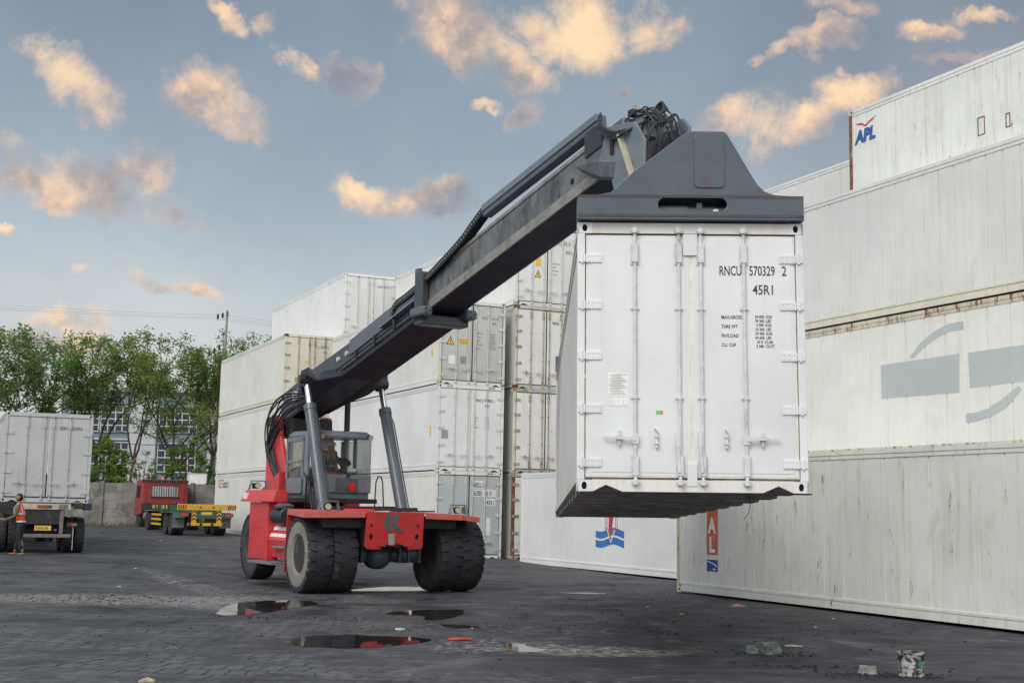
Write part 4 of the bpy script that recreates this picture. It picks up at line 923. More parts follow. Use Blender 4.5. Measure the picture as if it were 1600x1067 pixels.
# collar with wear pad housings
q = MB(); y0, y1 = -2.98, -2.62
q.box(-.50, y0, zb(-2.8)-.20, -.36, y1, zb(-2.8)+.76); q.box(.36, y0, zb(-2.8)-.20, .50, y1, zb(-2.8)+.74); q.box(-.50, y0, zb(-2.8)-.24, .50, y1, zb(-2.8)-.06); q.box(-.4, y0+.02, zb(-2.8)+.72, .4, y1, zb(-2.8)+.755)
cl_ = q.build('boom_collar', M['boomslate'], rs, bevel=.03)
for sx in (-1, 1):
    q = MB(); q.box(sx*.47-.12, -3.18, zb(-3.1)-.17, sx*.47+.12, -2.6, zb(-3.1)+.02); q.build('wear_pad_housing', M['slate'], cl_, bevel=.05)
    for k in range(3):
        a = 2*PI*k/3; q = MB(); q.cyl((sx*.47+.05*math.cos(a), -3.2, zb(-3.1)-.075+.05*math.sin(a)), (sx*.47+.05*math.cos(a), -3.17, zb(-3.1)-.075+.05*math.sin(a)), .014, n=8); q.build('bolt', M['blk'], cl_)
    q = MB(); q.box(sx*.44-.05, -2.74, zb(-2.8)+.70, sx*.44+.05, -2.60, zb(-2.8)+.86); q.build('collar_lug', M['slate'], cl_, bevel=.01)
# energy chain and its carrier arm
q = MB(); q.bar((-.36, -9.02, 7.53), (-.36, -5.30, 6.87), .17, .21); arm = q.build('chain_carrier', M['slate'], rs, bevel=.012)
q = MB(); q.bar((-.455, -9.02, 7.58), (-.455, -5.30, 6.92), .02, .11); q.build('carrier_edge', M['slate_l'], arm)
for y, z in ((-8.7, 7.46), ): MB().box(-.36, y-.05, zb(y)+.69, -.28, y+.05, z).build('carrier_bracket', M['slate'], arm)
q = MB(); q.add([(-.37, -9.05, zb(-9.05)+.5), (-.37, -8.55, zb(-8.55)+.5), (-.50, -8.75, zb(-8.8)+.76), (-.50, -9.05, zb(-9.05)+.76), (-.34, -9.05, zb(-9.05)+.5), (-.34, -8.55, zb(-8.55)+.5), (-.34, -8.75, zb(-8.8)+.76), (-.34, -9.05, zb(-9.05)+.76)], [(0, 1, 2, 3), (4, 7, 6, 5), (0, 3, 7, 4), (1, 5, 6, 2), (3, 2, 6, 7), (0, 4, 5, 1)]); q.build('carrier_bracket', M['slate'], arm)
cp = [(-5.33, 6.97), (-4.95, 6.80), (-4.55, 6.60), (-4.2, 6.47), (-3.8, 6.34), (-3.35, 6.20), (-2.9, 6.07), (-2.45, 5.95), (-2.0, 5.86), (-1.62, 5.80), (-1.45, 5.70), (-1.42, 5.56), (-1.5, 5.46)]
pts = []
cp = [(a, b-.07) for a, b in cp]
for i in range(len(cp)-1):
    a, b_ = Vector(cp[i]), Vector(cp[i+1]); n = max(1, round((b_-a).length/.085))
    for k in range(n): pts.append(a.lerp(b_, k/n))
pts.append(Vector(cp[-1]))
ec = MB()
for i in range(len(pts)-1):
    a, b_ = pts[i], pts[i+1]; d = (b_-a); a2 = a+d*.06; b2 = b_-d*.06
    for xx in (-.44, -.30): ec.bar((xx, a2.x, a2.y), (xx, b2.x, b2.y), .03, .13)
    ec.bar((-.37, (a.x+b_.x)/2-.01*d.x, (a.y+b_.y)/2), (-.37, (a.x+b_.x)/2+.3*d.x, (a.y+b_.y)/2+.3*d.y), .14, .11)
    if i % 1 == 0: m_ = (a+b_)/2; ec.m(1).box(-.457, m_.x-.012, m_.y-.006, -.4555, m_.x+.012, m_.y+.012).m(0)
eo = ec.build('energy_chain', [M['blk'], M['hw']], rs); eo['kind'] = 'stuff' if False else 'part'; del eo['kind']
q = MB(); q.bar((-.44, -2.55, zb(-2.55)+.30), (-.44, -.9, zb(-.9)+.30), .12, .03); q.build('chain_tray', M['slate_l'], ob)
# head of the boom
hd_ = MB(); hd_.prism([(-8.9, zb(-8.9)+.02), (-9.35, 6.55), (-9.45, 6.30), (-10.15, 6.25), (-10.2, 6.95), (-9.95, 7.28), (-9.5, 7.34), (-9.2, zb(-9.2)+.69)], -.40, -.352, 'yz')
hd_.prism([(-8.9, zb(-8.9)+.02), (-9.35, 6.55), (-9.45, 6.30), (-10.15, 6.25), (-10.2, 6.95), (-9.95, 7.28), (-9.5, 7.34), (-9.2, zb(-9.2)+.69)], .352, .40, 'yz')
hd_.box(-.352, -9.60, 6.6, .352, -9.54, 7.44)
bh = hd_.build('boom_head', M['slate_l'], rs, bevel=.012)
q = MB(); q.bar((-.42, -9.62, 7.15), (-.42, -9.98, 6.42), .05, .13, up=(1, 0, 0)); q.cyl((-.42, -9.98, 6.42), (-.42, -10.01, 6.36), .05, n=10); q.build('damping_cylinder', M['beige'], bh, bevel=.01)
q = MB(); q.cyl((-.45, -10.0, 6.37), (-.40, -10.0, 6.37), .035, n=10); q.build('pin_end', M['white_s'], bh)
q = MB(); q.add([(-.36, -8.62, zo(-8.62)+.10), (-.36, -9.50, zo(-9.3)-.08), (-.60, -9.30, zo(-9.2)-.04), (-.64, -8.72, zo(-8.7)+.11), (-.36, -8.80, zo(-8.8)-.08), (-.36, -9.45, zo(-9.2)-.30), (-.56, -9.30, zo(-9.1)-.26), (-.60, -8.80, zo(-8.7)+.03)], [(0, 1, 2, 3), (4, 7, 6, 5), (0, 3, 7, 4), (1, 5, 6, 2), (3, 2, 6, 7), (0, 4, 5, 1)]); q.build('boom_wing', M['slate'], bh, bevel=.01)
MB().box(-.425, -9.42, 6.92, -.402, -9.34, 7.16).build('hose_bracket', M['blk'], bh)
q = MB(); q.prism([(-9.6, 7.1), (-9.62, 7.42), (-9.72, 7.50), (-9.85, 7.45), (-9.95, 7.1)], -.22, .05, 'yz'); q.build('head_lug', M['slate_l'], bh, bevel=.01)
q = MB(); q.prism([(-9.5, 6.5), (-10.05, 6.5), (-10.1, 7.30), (-9.95, 7.46), (-9.75, 7.44), (-9.5, 7.2)], .44, .50, 'yz'); q.cyl((.50, -9.85, 7.12), (.62, -9.85, 7.12), .11, n=12); q.cyl((.50, -9.80, 6.92), (.6, -9.80, 6.92), .06, n=8); q.build('head_plate', M['slate_l'], bh, bevel=.01)
random.seed(3)
def hose(pts, r=.018, nm='hose', par=None, m='hose'):
    # Catmull-Rom through the points
    P_ = [Vector(p) for p in pts]; out = []
    P_ = [P_[0]*2-P_[1]]+P_+[P_[-1]*2-P_[-2]]
    for i in range(1, len(P_)-2):
        for k in range(6):
            t_ = k/6; a, b_, c_, d_ = P_[i-1], P_[i], P_[i+1], P_[i+2]
            out.append(.5*((2*b_)+(-a+c_)*t_+(2*a-5*b_+4*c_-d_)*t_*t_+(-a+3*b_-3*c_+d_)*t_**3))
    out.append(P_[-2]); q = MB(); q.tube(out, r, 6); return q.build(nm, M[m], par or bh, smooth=True)
for k in range(4):
    o_ = .035*k
    hose([(-.36, -8.98, 7.66-.03*k), (-.46, -9.15, 7.42-o_), (-.46, -9.5, 7.22-o_), (-.30-.05*k, -9.85, 7.26-o_), (.02, -10.0, 7.45), (.12+.03*k, -9.9, 7.66-.03*k), (.10, -9.75, 7.6-.02*k), (-.02, -9.7, 7.3)], .020)
for k in range(14):
    a, b_ = random.uniform(-.3, .25), random.uniform(-.3, .3)
    hose([(a, -9.75, 7.38+random.uniform(-.1, .06)), (a+random.uniform(-.1, .1), -10.0-random.uniform(0, .12), 7.38+random.uniform(-.08, .12)), (b_, -10.15-random.uniform(0, .1), 7.1+random.uniform(-.1, .1)), (b_+random.uniform(-.08, .08), -10.1, 6.75), (b_, -9.95, 6.35)], random.choice((.011, .014, .018)))
for k in range(5):
    x = -.34+.12*k; hose([(x, -9.62, 7.38), (x+.05, -9.85, 7.50+random.uniform(-.05, .08)), (x+.1, -10.0, 7.44), (x+.16, -10.05, 7.2)], .012)
MB().box(-.3, -9.75, 7.44, .3, -9.62, 7.54).build('valve_block', M['blk'], bh, bevel=.01)
for k in range(4): q = MB(); q.cyl((-.22+.13*k, -9.68, 7.53), (-.22+.13*k, -9.68, 7.62), .03, n=10); q.build('hose_fitting', M['hw_r'], bh, smooth=True)
# hose tangle at the heel of the boom
for k in range(11):
    x = -.66-.03*(k % 3); a = random.uniform(-.15, .15)
    hose([(x+.2, 3.4+.2*(k % 3), 4.35-.04*k), (x, 4.3+a, 4.38-.08*k), (x-.05, 5.0+a*.6+.12*(k % 4), 3.9-.1*k+a), (x-.06, 4.95+a+.1*(k % 3), 3.1+a-.06*(k % 5)), (x, 4.5+a, 2.5-.1*(k % 4)), (x+.1, 4.3, 2.2)], random.choice((.016, .02, .024)), par=rs)
for k in range(4): hose([(-1.25+.06*k, .55, 1.66), (-1.2, .9+.1*k, 2.15+.08*k), (-1.0, 1.2+.15*k, 2.25), (-.9, 1.35+.2*k, 1.7)], .018, par=rs)
q = MB(); q.box(-.52, 4.2, 3.35, .52, 5.6, 3.78); q.build('heel_casting', M['blk'], rs, bevel=.05)
# ---- cab
cx0, cx1, cy0, cy1, cz0, cz1 = -.72, .62, 1.95, 3.70, 2.03, 3.33
MB().box(-.8, 1.8, 1.80, .72, 3.8, 1.90).build('cab_rail', M['blk'], rs, bevel=.01)
q = MB(); q.box(cx0+.03, cy0+.05, 1.90, cx1-.03, cy1, cz0); q.box(cx0, cy0, cz0, cx1, cy0+.05, 2.42); q.box(cx1-.05, cy0+.05, cz0, cx1, cy1, 2.38); q.box(cx0, 3.2, cz0, cx0+.05, cy1, 2.38); q.box(cx0, cy1-.05, cz0, cx1, cy1, 2.6)
q.box(cx0+.02, cy0+.06, cz0+.01, cx1-.06, cy1-.06, cz0+.05)
cf = q.build('cab_body', M['slate_l'], rs, bevel=.012)
q = MB(); q.box(-.22, cy0-.012, 2.07, .30, cy0-.001, 2.35); q.build('front_panel', M['slate'], cf, bevel=.006)
q = MB(); q.lathe([(0, .001), (0, .095), (.06, .08), (.09, .03), (.1, .001)], (.13, cy0-.11, 2.16), 'y', 18); q.build('red_lamp', M['redlens'], cf, smooth=True)
q = MB(); q.cyl((.06, cy0-.06, 2.40), (.06, cy0-.0, 2.40), .035, n=10); q.build('wiper_motor', M['blk'], cf)
q = MB(); q.bar((.06, cy0-.02, 2.41), (.30, cy0-.02, 2.50), .012, .02); q.build('wiper', M['blk'], cf)
q = MB(); q.add([(cx0-.02, cy0-.02, cz1-.05), (cx1+.02, cy0-.02, cz1-.05), (cx1+.02, cy1+.02, cz1), (cx0-.02, cy1+.02, cz1), (cx0+.08, cy0+.12, cz1+.06), (cx1-.1, cy0+.12, cz1+.06), (cx1-.1, cy1-.1, cz1+.09), (cx0+.08, cy1-.1, cz1+.09), (cx0, cy0, cz1-.11), (cx1, cy0, cz1-.11), (cx1, cy1, cz1-.07), (cx0, cy1, cz1-.07)],
  [(4, 5, 6, 7), (0, 1, 5, 4), (1, 2, 6, 5), (2, 3, 7, 6), (3, 0, 4, 7), (0, 8, 9, 1), (1, 9, 10, 2), (2, 10, 11, 3), (3, 11, 8, 0), (8, 11, 10, 9)]); q.build('cab_roof', M['slate_l'], rs, bevel=.01)
for (x, y, w_) in ((cx1-.07, cy1-.09, .07), (cx0, cy1-.09, .07), (cx1-.06, 2.85, .05)):
    MB().box(x, y, 2.35, x+w_, y+.09, cz1-.09).build('cab_pillar', M['slate'], cf)
q = MB(); q.box(cx0+.001, cy0+.10, 2.42, cx0+.05, cy0+.14, cz1-.1); q.build('cab_pillar', M['slate'], cf)
q = MB(); q.box(cx0+.02, cy0+.006, 2.42, cx1-.02, cy0+.016, cz1-.115); q.build('windshield', M['glass'], cf)
q = MB(); q.box(cx1-.02, cy0+.02, 2.385, cx1-.008, cy1-.1, cz1-.1); q.build('side_window', M['glass'], cf)
q = MB(); q.box(cx0+.08, cy1-.03, 2.6, cx1-.08, cy1-.02, cz1-.09); q.build('rear_window', M['glass'], cf)
# the side door with its window frame, slightly ajar
dr = MB(); X = cx0-.03
for (y0, z0, y1, z1) in ((2.55, 2.0, 2.65, 3.24), (3.62, 2.0, 3.72, 3.26), (2.55, 3.16, 3.72, 3.25), (2.55, 2.0, 3.72, 2.34), (2.55, 2.68, 3.72, 2.74)): dr.box(X-.03, y0, z0, X+.02, y1, z1)
dr.box(X-.02, 2.28, 1.95, X+.04, 2.50, 3.28)
do = dr.build('cab_door', M['slate_l'], rs, bevel=.01)
MB().box(X-.012, 2.65, 2.34, X-.004, 3.62, 3.16).build('door_window', M['glass'], do)
q = MB(); q.tube([(X-.07, 2.75, 3.1), (X-.08, 2.78, 2.8), (X-.08, 2.85, 2.66), (X-.08, 3.3, 2.56), (X-.04, 3.5, 2.5)], .012, 6); q.build('door_handrail', M['yel'], do, smooth=True)
for x in (-.60, .54):
    q = MB(); q.cyl((x, cy0-.10, cz1-.08), (x, cy0-.02, cz1-.06), .062, .05, 16); wl_ = q.build('work_lamp', M['blk'], rs, smooth=True)
    q = MB(); q.cyl((x, cy0-.108, cz1-.082), (x, cy0-.1, cz1-.08), .055, n=16); q.build('work_lamp_lens', M['lens'], wl_)
q = MB(); q.box(-.22, 2.75, 2.08, .30, 3.25, 2.50); q.box(-.22, 3.2, 2.5, .30, 3.33, 3.0); q.build('driver_seat', M['oran'], rs, bevel=.05)
q = MB(); q.lathe([(-.012, .17), (0, .185), (.012, .17), (0, .155), (-.012, .17)], (0, 0, 0), 'z', 24)
for a in (0, 2.1, 4.2): q.bar((0, 0, 0), (.17*math.cos(a), .17*math.sin(a), 0), .02, .02)
q.cyl((0, 0, 0), (0, 0, -.35), .025, n=8)
q.build('steering_wheel', M['blk'], rs, X=Matrix.Translation((.12, 2.40, 2.72)) @ Matrix.Rotation(rad(35), 4, 'X'), smooth=True)
q = MB(); q.box(-.6, 2.02, 2.10, .55, 2.2, 2.42); q.build('dashboard', M['blk'], rs, bevel=.03)
q = MB(); q.bar((.30, 3.0, 2.4), (.42, 3.0, 2.5), .2, .3); q.build('armrest', M['blk'], rs, bevel=.02)
q = MB(); q.lathe([(-.1, .001), (-.09, .05), (0, .06), (.08, .05), (.1, .001)], (.22, 2.12, 2.52), 'x', 12); cloth = q.build('cloth_bundle', M['white_s'], rs, smooth=True)
q = MB(); q.box(.35, 2.05, 2.465, .56, 2.2, 2.50); q.build('blue_papers', M['lightblue'], rs, bevel=.005)
opw = XM @ Vector((.02, 2.98, 1.88))
op = person('operator in dark shirt and white helmet sitting at the wheel inside the cab', opw, RST, [(-.12, -.50, .78), (.16, -.50, .80)], [(-.27, -.18, .76), (.27, -.18, .76)], M['navy'], M['trouser'], vest=False, helmet=True, hair=False, seated=True, feet=[(-.12, -.60, .08), (.12, -.60, .08)], look=-.5, h=1.62, barefoot=False, tilt=.02)

# ---- spreader, built in the frame of the carried container
XS = XM.inverted() @ XC; T = CH
ol = [(.0, T+.022), (2.438, T+.022), (2.438, T+.288), (.0, T+.288)]
q = MB(); q.prism([ol, capsule(1.24, T+.188, .30, .072)], -.075, -.05, 'xz'); q.box(.0, -.0745, T+.268, 2.438, .30, T+.2875); q.box(.001, -.05, T+.022, .02, .3, T+.266); q.box(2.418, -.05, T+.022, 2.437, .3, T+.266); q.box(.0, -.085, T+.016, 2.438, .3, T+.045)
q.box(.02, .22, T+.045, 2.418, .25, T+.266)
M['spread'] = simple('dark blue grey spreader paint', (.060, .084, .112), .38, 0, .12, 2.5, (.10, .045, .035), .25, .04, .25, .75)
M['spread_b'] = simple('brownish worn spreader edge', (.060, .052, .060), .5, 0, .3, 5, (.16, .08, .05), .5, .04, 0, .5)
sp = q.build('spreader', [M['spread']], rs, X=XS, bevel=.006)
MB().box(.004, -.088, T+.045, 2.434, -.0755, T+.075).build('bumper_edge', M['spread_b'], sp, X=XS)
MB().box(.002, -.079, T+.262, 2.436, -.0755, T+.2868).build('bumper_edge', M['spread_b'], sp, X=XS)
q = MB(); q.cyl((.8, .08, T+.16), (1.75, .08, T+.16), .035, n=12); q.cyl((.9, .08, T+.16), (1.2, .08, T+.16), .05, n=12); q.box(1.3, .05, T+.1, 1.36, .2, T+.24); q.box(1.05, .12, T+.12, 1.12, .2, T+.2); q.build('twistlock_actuator', M['slate_l'], sp, X=XS, smooth=True)
q = MB(); q.cyl((1.50, -.0, T+.125), (1.50, .03, T+.125), .035, n=14); q.build('white_indicator', M['white_s'], sp, X=XS)
z_ = T+.289
gp = [(2.30, z_), (2.12, z_+.012), (2.02, z_+.05), (1.95, z_+.12), (1.90, z_+.20), (1.625, z_+.69), (1.60, z_+.715), (1.575, z_+.722), (1.245, z_+.722), (1.20, z_+.715), (1.12, z_+.665), (.60, z_+.26), (.36, z_+.03), (.20, z_)]
q = MB(); q.prism(gp, -.070, -.045, 'xz'); q.build('end_gusset', M['spread'], sp, X=XS, bevel=.004)
q = MB()
vs = [(x, -.045, z) for x, z in gp]+[(1.24+(x-1.24)*.8, .75, z_+(z-z_)*.55) for x, z in gp]; n = len(gp)
q.add(vs, [(i, (i+1) % n, (i+1) % n+n, i+n) for i in range(n)]+[tuple(range(n, 2*n))]); q.build('gusset_housing', M['spread'], sp, X=XS)
def rrect(x0, z0, x1, z1, r, n=4):
    out = []
    for cx, cz, a0 in ((x1-r, z0+r, -PI/2), (x1-r, z1-r, 0), (x0+r, z1-r, PI/2), (x0+r, z0+r, PI)):
        out += [(cx+r*math.cos(a0+PI/2*i/n), cz+r*math.sin(a0+PI/2*i/n)) for i in range(n+1)]
    return out
MB().prism(rrect(1.262, z_+.085, 1.585, z_+.685, .05), -.085, -.0702, 'xz').build('raised_panel', M['spread'], sp, X=XS, bevel=.004)
for x in (.72, 1.45):
    q = MB(); q.box(x, .30, T+.06, x+.28, 6.0, T+.30); q.box(x, 6.2, T+.06, x+.28, 11.85, T+.30); q.build('telescopic_beam', M['spread'], sp, X=XS, bevel=.01)
q = MB(); q.box(.35, 3.4, T+.05, 2.09, 8.8, T+.42); q.build('main_frame', M['spread'], sp, X=XS, bevel=.03)
q = MB(); q.box(-.012, 11.88, T+.02, 2.45, 12.22, T+.30); q.build('end_beam', M['spread'], sp, X=XS, bevel=.01)
q = MB(); q.cyl((1.219, 6.09, T+.42), (1.219, 6.09, T+.80), .52, n=28); q.build('rotator', M['slate'], sp, X=XS, smooth=True)
for x in (.08, CW-.08):
    for y in (.09, CL-.09): q = MB(); q.cyl((x, y, T-.05), (x, y, T+.05), .035, n=10); q.cyl((x, y, T-.06), (x, y, T-.02), .05, .03, n=10); q.build('twistlock', M['blk'], sp, X=XS)
rot_l = XS @ Vector((1.219, 6.09, T+.80))
q = MB(); q.box(rot_l.x-.5, rot_l.y-.35, rot_l.z-.02, rot_l.x+.5, rot_l.y+.35, rot_l.z+.2); q.box(-.3, -9.85, rot_l.z+.15, .85, rot_l.y+.3, rot_l.z+.35); q.box(-.3, -10.0, rot_l.z+.2, .3, -9.55, 6.62); q.build('tilt_yoke', M['slate'], rs, bevel=.02)
# ------------------------------------------------------------------ parked truck carrying a box container, seen from behind
TX = Vector((-14.58, 37.01, 0)); TZ = gz(-14.4, 37.5); TY = rad(24.5)
t1 = thing('semi_trailer_truck', 'grimy dark semi trailer truck with a yellow plate carrying the grey white box', 'truck', (TX.x, TX.y, TZ), TY)
DK = 1.685-TZ-.004
M['chas'] = simple('grimy dark chassis steel', (.028, .029, .033), .65, 0, .35, 6, (.10, .085, .07), .5, .3)
M['oldwhite'] = simple('rust bitten old white bumper', (.50, .46, .36), .6, 0, .2, 7, (.17, .07, .03), .9)
M['wood'] = simple('greyed rough timber', (.19, .18, .17), .8, 0, .3, 8, (.06, .055, .05), .5, .3)
for x in (.62, 1.62): MB().box(x, .1, DK-.42, x+.14, 12.1, DK-.10).build('chassis_beam', M['chas'], t1)
for y in (.12, 4.0, 8.0, 11.9): MB().box(.0, y-.08, DK-.099, 2.438, y+.14, DK).build('bolster', M['chas'], t1)
q = MB(); q.box(.55, -.03, DK-.20, 1.95, .03, DK-.03); q.build('rear_crossmember', M['oldwhite'], t1, bevel=.01); 
MB().box(1.02, -.045, DK-.15, 1.42, -.031, DK-.07).build('rusty_plate', M['rust'], t1)
MB().box(1.62, -.05, DK-.19, 1.86, -.0315, DK-.05).build('grey_box', M['wood'], t1)
MB().box(.0, -.06, DK-.17, .40, .12, DK-.01).build('corner_box', M['chas'], t1, bevel=.01); MB().box(2.03, -.06, DK-.17, 2.30, .12, DK-.01).build('corner_box', M['chas'], t1, bevel=.01)
MB().box(2.30, -.02, DK-.20, 2.54, .35, DK-.005).build('mud_wing', simple('navy blue bracket paint', (.02, .03, .06), .5), t1, bevel=.02)
MB().box(.62, .0, DK-.62, 1.78, .05, DK-.21).build('rear_board', M['chas'], t1)
MB().box(.98, -.012, .64+.02, 1.44, -.002, .80).build('licence_plate', M['yellow'], t1, bevel=.004)
text('L 8152 UB', .085, M['ink'], t1, face_front(1.03, -.0125, .70), .85, .002)
MB().box(.70, -.04, .46, 2.0, .06, .56).build('bumper_beam', M['wood'], t1, bevel=.01)
MB().box(1.66, -.02, .57, 1.76, .04, DK-.21).build('bumper_post', M['wood'], t1)
q = MB(); q.m(0).box(1.86, -.03, .78, 2.16, .02, .90); q.m(1).box(1.89, -.036, .80, 1.98, -.0305, .88); q.m(2).box(1.99, -.036, .80, 2.05, -.0305, .88); q.m(3).box(2.06, -.036, .80, 2.13, -.0305, .88)
q.build('tail_light', [M['chas'], simple('dull red tail lamp', (.20, .02, .02), .3), simple('dull amber lamp', (.30, .11, .02), .3), simple('dull grey lamp', (.2, .19, .17), .3)], t1)
q = MB(); q.cyl((2.05, .0, .1), (2.05, .0, .78), .01, n=6); q.build('flap_rod', M['hw'], t1)
for y in (1.0, 2.3, 10.6):
    MB().box(.3, y-.07, .43, 2.14, y+.07, .60).build('axle', M['chas'], t1)
    for x, fl in ((.13, 0), (.45, 0), (1.99, 1), (2.30, 1)): wheel(x, y, .52, .27, .52, t1, [M['tyre_k'], M['tyre']], bool(fl), .2*x, rr=.29)
for y in (3.0, 9.0): MB().box(.3, y-.03, .65, 2.14, y+.03, DK-.42).build('cross_beam', M['chas'], t1)
for x in (.35, 2.0): MB().box(x, 8.2, .1, x+.12, 8.35, DK-.3).build('landing_leg', M['chas'], t1)
q = MB(); q.add([(.02, 12.5, .75), (2.42, 12.5, .75), (2.42, 14.2, .75), (.02, 14.2, .75), (.02, 12.5, 2.5), (2.42, 12.5, 2.5), (2.42, 13.7, 2.5), (.02, 13.7, 2.5), (.02, 14.3, 1.6), (2.42, 14.3, 1.6)], [(0, 3, 2, 1), (4, 5, 6, 7), (0, 1, 5, 4), (1, 2, 9, 6, 5), (0, 4, 7, 8, 3), (7, 6, 9, 8), (8, 9, 2, 3)])
cb_ = q.build('truck_cab', M['bluegrey'], t1, bevel=.05)
for x in (.012, 2.428): MB().box(x-.006, 12.9, 1.6, x+.006, 13.7, 2.25).build('cab_window', M['hole'], cb_)
for x, fl in ((.2, 0), (2.2, 1)): wheel(x, 13.3, .52, .27, .52, t1, [M['tyre_k'], M['tyre']], bool(fl), .2*x, rr=.29)
M['greywhite'] = paint('grey white box paint', (.50, .52, .53), .3, .1, (.38, .36, .32), .55, .35)
c = container('shipping_container', 'grey white container riding on the trailer at the far left', (TX.x, TX.y, 1.685), TY, H=2.591, body='greywhite', door='greywhite', post='greywhite', cast='greywhite', pitch=.3, hw='greywhite', gap='seal',
  texts=[('DDFU', 1.50, 2.12, .13, .66, 'ink'), ('221070 6', 1.84, 2.12, .13, .62, 'ink')], stick=[('green_sticker', .82, .70, .87, .74, 'green_s')])
for (x0, z0, x1, z1) in ((1.205, .15, 1.232, .82), (.075, .15, .097, .72), (.098, .145, 2.34, .165), (2.335, .15, 2.36, .26)): MB().box(x0, .006, z0, x1, .017, z1).build('black_gap', M['dark'], c)

# ------------------------------------------------------------------ red tractor with a green and yellow skeleton trailer
G0 = Vector((-13.35, 57.2, 0)); G0.z = gz(-14.0, 58.5)
t2 = thing('tractor_and_skeleton_trailer', 'red tractor unit with an empty green and yellow skeleton trailer parked before the wall', 'truck', G0, rad(25.2))
M['tgreen'] = simple('dusty green trailer paint', (.030, .105, .075), .5, 0, .2, 4, (.08, .09, .075), .5)
M['tyellow'] = simple('yellow trailer paint', (.72, .40, .03), .5, 0, .12, 5, (.2, .12, .05), .45)
M['cabred'] = simple('dusty red cab paint', (.30, .035, .035), .5, 0, .15, 3, (.16, .08, .07), .5)
M['flap'] = simple('grey mud flap', (.16, .165, .17), .7, 0, .2, 5)
for sx in (-1, 1): MB().box(sx*.50-.09, .1, 1.00, sx*.50+.09, 8.2, 1.33).build('trailer_beam', M['tgreen'], t2); MB().box(sx*.50-.09, .3, 1.331, sx*.50+.09, 8.0, 1.345).build('beam_top', M['flap'], t2)
for y in (2.6, 4.6, 6.4): MB().box(-1.1, y, 1.06, 1.1, y+.12, 1.22).build('cross_bar', M['tgreen'], t2)
for y in (4.1, 6.6):
    q = MB(); q.m(0).box(-1.22, y-.1, 1.14, 1.22, y+.1, 1.36)
    q.build('bolster', M['tgreen'], t2)
    q = MB()
    for k in range(3): q.m(k % 2).box(-1.225-.003, y-.1+k*.06, 1.16, -1.2205, y-.1+(k+1)*.06-.002, 1.34)
    for k in range(4): q.m(k % 2).box(-1.2+k*.07, y-.104, 1.16, -1.2+(k+1)*.07, y-.1005, 1.34)
    q.build('hazard_panel', [M['tyellow'], M['dark']], t2)
q = MB(); q.box(-1.28, -.05, 1.14, 1.28, .12, 1.40); rb = q.build('rear_bolster', M['tyellow'], t2, bevel=.01)
for k in range(4):
    for sx in (-1, 1):
        x = sx*(1.22-.10*k); q = MB(); q.add([(x-.02, -.053, 1.17), (x+.03, -.053, 1.17), (x+.03+.04*sx, -.053, 1.37), (x-.02+.04*sx, -.053, 1.37)], [(0, 1, 2, 3)]); q.build('hazard_stripe', M['dark'], rb)
for x, m_ in ((-.55, 'green_s'), (-.28, 'red_l'), (.28, 'red_l'), (.55, 'green_s')): q = MB(); q.cyl((x, -.058, 1.27), (x, -.05, 1.27), .06, n=12); q.build('marker_light', M[m_], rb)
for sx in (-1, 1):
    MB().box(sx*.55-.11, -.03, .50, sx*.55+.11, .02, 1.139).build('bumper_strap', M['tyellow'], t2)
    for k in range(3):
        z = .66+k*.16; q = MB(); q.prism([(sx*.55-.11, z), (sx*.55, z+.10), (sx*.55+.11, z), (sx*.55+.11, z+.07), (sx*.55, z+.17), (sx*.55-.11, z+.07)], -.036, -.0305, 'xz'); q.build('chevron', M['dark'], t2)
    q = MB(); q.m(0).box(sx*.98-.2, -.02, .86, sx*.98+.2, .04, 1.02); q.m(1).box(sx*.98-.17, -.026, .88, sx*.98+.17, -.0205, 1.0); q.build('tail_light', [M['chas'], M['red_l']], t2)
    MB().box(sx*1.05-.26, .95, .35, sx*1.05+.26, .97, 1.0).build('mud_flap', M['flap'], t2); 
    q = MB(); q.box(sx*1.05-.26, .98, 1.0, sx*1.05+.26, 4.0, 1.04); q.build('fender', M['tgreen'], t2)
    q = MB(); q.add([(sx*1.05-.26, .98, 1.03), (sx*1.05+.26, .98, 1.03), (sx*1.05+.26, .75, .8), (sx*1.05-.26, .75, .8)], [(0, 1, 2, 3)]); q.build('fender_end', M['tgreen'], t2)
    for k in range(3): q = MB(); q.bar((sx*1.2, 4.3, .45+.22*k), (sx*1.2, 6.8, .45+.22*k), .03, .09); q.build('side_guard', M['tyellow'], t2)
MB().box(-.44, -.02, .78, .44, .02, 1.139).build('centre_panel', M['tgreen'], t2); MB().box(-.24, -.03, .94, .24, -.021, 1.06).build('licence_plate', M['yellow'], t2)
MB().box(-.82, -.035, .46, .82, .03, .58).build('rear_bumper', M['tyellow'], t2, bevel=.01)
for k in (-.80, -.3, .2, .7): MB().box(k, -.04, .465, k+.12, -.0355, .575).build('hazard_stripe', M['dark'], t2)
for y in (1.9, 3.15, 8.0):
    MB().box(-.9, y-.06, .42, .9, y+.06, .56).build('axle', M['chas'], t2)
    for x, fl in ((-1.09, 0), (-.80, 0), (.80, 1), (1.09, 1)): wheel(x, y, .52, .26, .52, t2, [M['tyre_k'], M['tyre']], bool(fl), .4*x, rr=.29)
for x, fl in ((-1.02, 0), (1.02, 1)): wheel(x, 11.2, .50, .26, .50, t2, [M['tyre_k'], M['tyre']], bool(fl), .4*x, rr=.28)
for sx in (-1, 1): MB().box(sx*.42-.06, 6.9, .75, sx*.42+.06, 12.2, .95).build('tractor_beam', M['chas'], t2); MB().box(sx*1.0-.28, 7.45, 1.04, sx*1.0+.28, 8.55, 1.08).build('wheel_guard', M['flap'], t2)
q = MB(); q.cyl((-.85, 9.2, .75), (-.85, 10.0, .75), .25, n=16); q.build('fuel_tank', M['flap'], t2, smooth=True)
